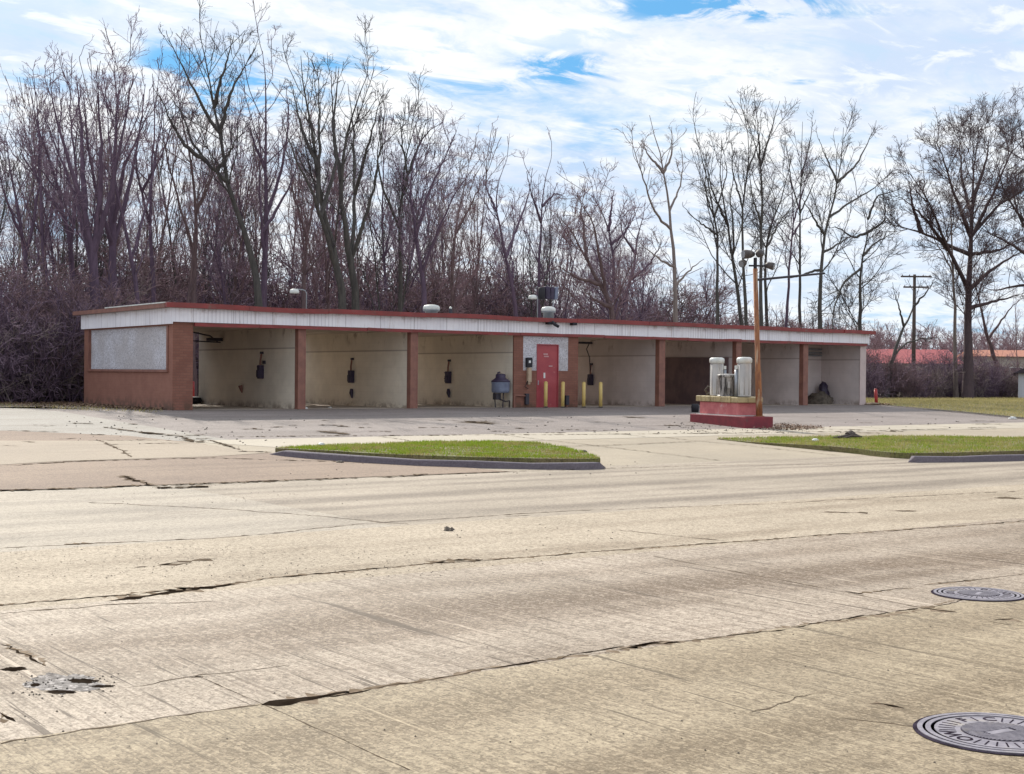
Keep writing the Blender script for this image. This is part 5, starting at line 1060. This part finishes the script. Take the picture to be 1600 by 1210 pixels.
# ------------------------------------------------------------------ right background: utility pole, red-roofed building, shed
Yu = 78.0; u = PY(1427, 600, Yu); ux = float(u[0]); topz_ = float(PY(1427, 429, Yu)[2]); scu = (np.linalg.norm(u-CC))/FPX
t = thing('utility_pole', (ux, Yu, .5), 'wooden utility pole with two crossarms right of the building', 'utility pole')
mb = MB(); mb.tube([(ux, Yu, .4), (ux, Yu, topz_)], [.2, .13], 12); mb.build('pole', M_['wood'], t, smooth=True)
for py_, hw in ((432.5, 23), (449, 19)):
    zc = float(PY(1427, py_, Yu)[2]); c = Vector((ux, Yu-.18, zc)); mb = MB(); mb.obox(c, RX*hw*scu, DV*.06, UP*.07)
    ca = mb.build('crossarm', M_['wood'], t)
    for f_ in (-.9, -.45, .45, .9):
        q = c+RX*hw*scu*f_; mb = MB(); mb.lathe((q.x, q.y, q.z+.07), [(.04, 0), (.06, .06), (.03, .12)], 8); mb.build('insulator', M_['galv'], ca)
M_['redroof'] = worn('red_shingle_roof', (.36, .07, .075), (.27, .05, .06), 3, .8, obj=False)
M_['orangeroof'] = worn('rusty_roof', (.42, .17, .10), (.34, .12, .08), 3, .8, obj=False)
M_['cream'] = worn('cream_siding', (.42, .38, .32), (.36, .32, .28), 3, .8, obj=False)
M_['shedwhite'] = worn('white_shed_boards', (.62, .62, .66), (.52, .52, .56), 2, .7, stretch=(8, 8, .3), obj=False)
M_['shedroof'] = worn('dark_shingles', (.07, .055, .07), (.05, .04, .05), 5, .9, obj=False)
def house(px0, px1, depth, eave_py, ridge_py, mroof, label, wallmat=M_['cream'], dep=9.0, windows=3):
    a = CC+ray(px0, eave_py)*depth; b = CC+ray(px1, eave_py)*depth; e = Vector(b-a); L = e.length; e.z = 0; e.normalize(); nrm = Vector((-e.y, e.x, 0))
    if nrm.dot(DV) < 0: nrm = -nrm
    ze = float(a[2]); A = Vector((a[0], a[1], 0)); zr = float((CC+ray(px0, ridge_py)*(depth+dep/2))[2]); t = thing('house', (A.x, A.y, .5), label, 'building')
    mid_ = A+e*L/2+nrm*dep/2
    mb = MB(); mb.obox((mid_.x, mid_.y, (ze+.4)/2), e*L/2, nrm*dep/2, (0, 0, (ze-.4)/2)); mb.build('wall', wallmat, t)
    o_ = .4; p = [A-e*o_-nrm*o_, A+e*(L+o_)-nrm*o_, A+e*(L+o_)+nrm*(dep+o_), A-e*o_+nrm*(dep+o_)]; r1 = A-e*o_+nrm*dep/2; r2 = A+e*(L+o_)+nrm*dep/2
    vs = [(q.x, q.y, ze) for q in p]+[(r1.x, r1.y, zr), (r2.x, r2.y, zr)]; mb = MB(); mb.add(vs, [(0, 1, 5, 4), (2, 3, 4, 5), (0, 4, 3), (1, 2, 5), (0, 3, 2, 1)]); mb.build('roof', mroof, t)
    for i in range(windows):
        c = A+e*L*(i+.5)/windows-nrm*.02; mb = MB(); mb.obox((c.x, c.y, ze*.55+.2), e*.7, nrm*.04, (0, 0, .5)); f_ = mb.build('window', M_['whitecap'], t); mb = MB(); c2 = c-nrm*.05; mb.obox((c2.x, c2.y, ze*.55+.2), e*.6, nrm*.01, (0, 0, .42)); mb.build('pane', M_['black'], f_)
    return t
house(1300, 1500, 135, 567, 545, M_['redroof'], 'long low house with pinkish red roof behind the utility pole', dep=10, windows=6)
house(1535, 1640, 150, 557, 547, M_['orangeroof'], 'low house with rusty orange roof beyond the oak-like tree', dep=8, windows=3)
# shed
Ys = 47.0; a = PY(1591, 600, Ys); sx0 = float(a[0]); zw = float(PY(1587, 583, Ys)[2]); zr = float(PY(1600, 566, Ys)[2])
t = thing('garden_shed', (sx0, Ys, .5), 'white board shed with dark roof at the right edge', 'shed')
nrm = Vector((sx0, Ys, 0)).normalized(); e = Vector((nrm.y, -nrm.x, 0)); A = Vector((sx0, Ys, 0)); L = 3.0; dp = 2.6; m2 = A+e*L/2+nrm*dp/2
mb = MB(); mb.obox((m2.x, m2.y, (zw+.4)/2), e*L/2, nrm*dp/2, (0, 0, (zw-.4)/2)); mb.build('wall', M_['shedwhite'], t)
o_ = .28; p = [A-e*o_-nrm*o_, A+e*(L+o_)-nrm*o_, A+e*(L+o_)+nrm*(dp+o_), A-e*o_+nrm*(dp+o_)]; r1 = A+e*L/2-nrm*o_; r2 = A+e*L/2+nrm*(dp+o_); zr = zw+.9
vs = [(q.x, q.y, zw-.02) for q in p]+[(r1.x, r1.y, zr), (r2.x, r2.y, zr)]; mb = MB(); mb.add(vs, [(0, 4, 5, 3), (1, 2, 5, 4), (0, 1, 4), (2, 3, 5), (0, 3, 2, 1)]); mb.build('roof', M_['shedroof'], t)
c = A+e*.75-nrm*.02; mb = MB(); mb.obox((c.x, c.y, .75), e*.3, nrm*.03, (0, 0, .25)); mb.build('vent_opening', M_['black'], t)
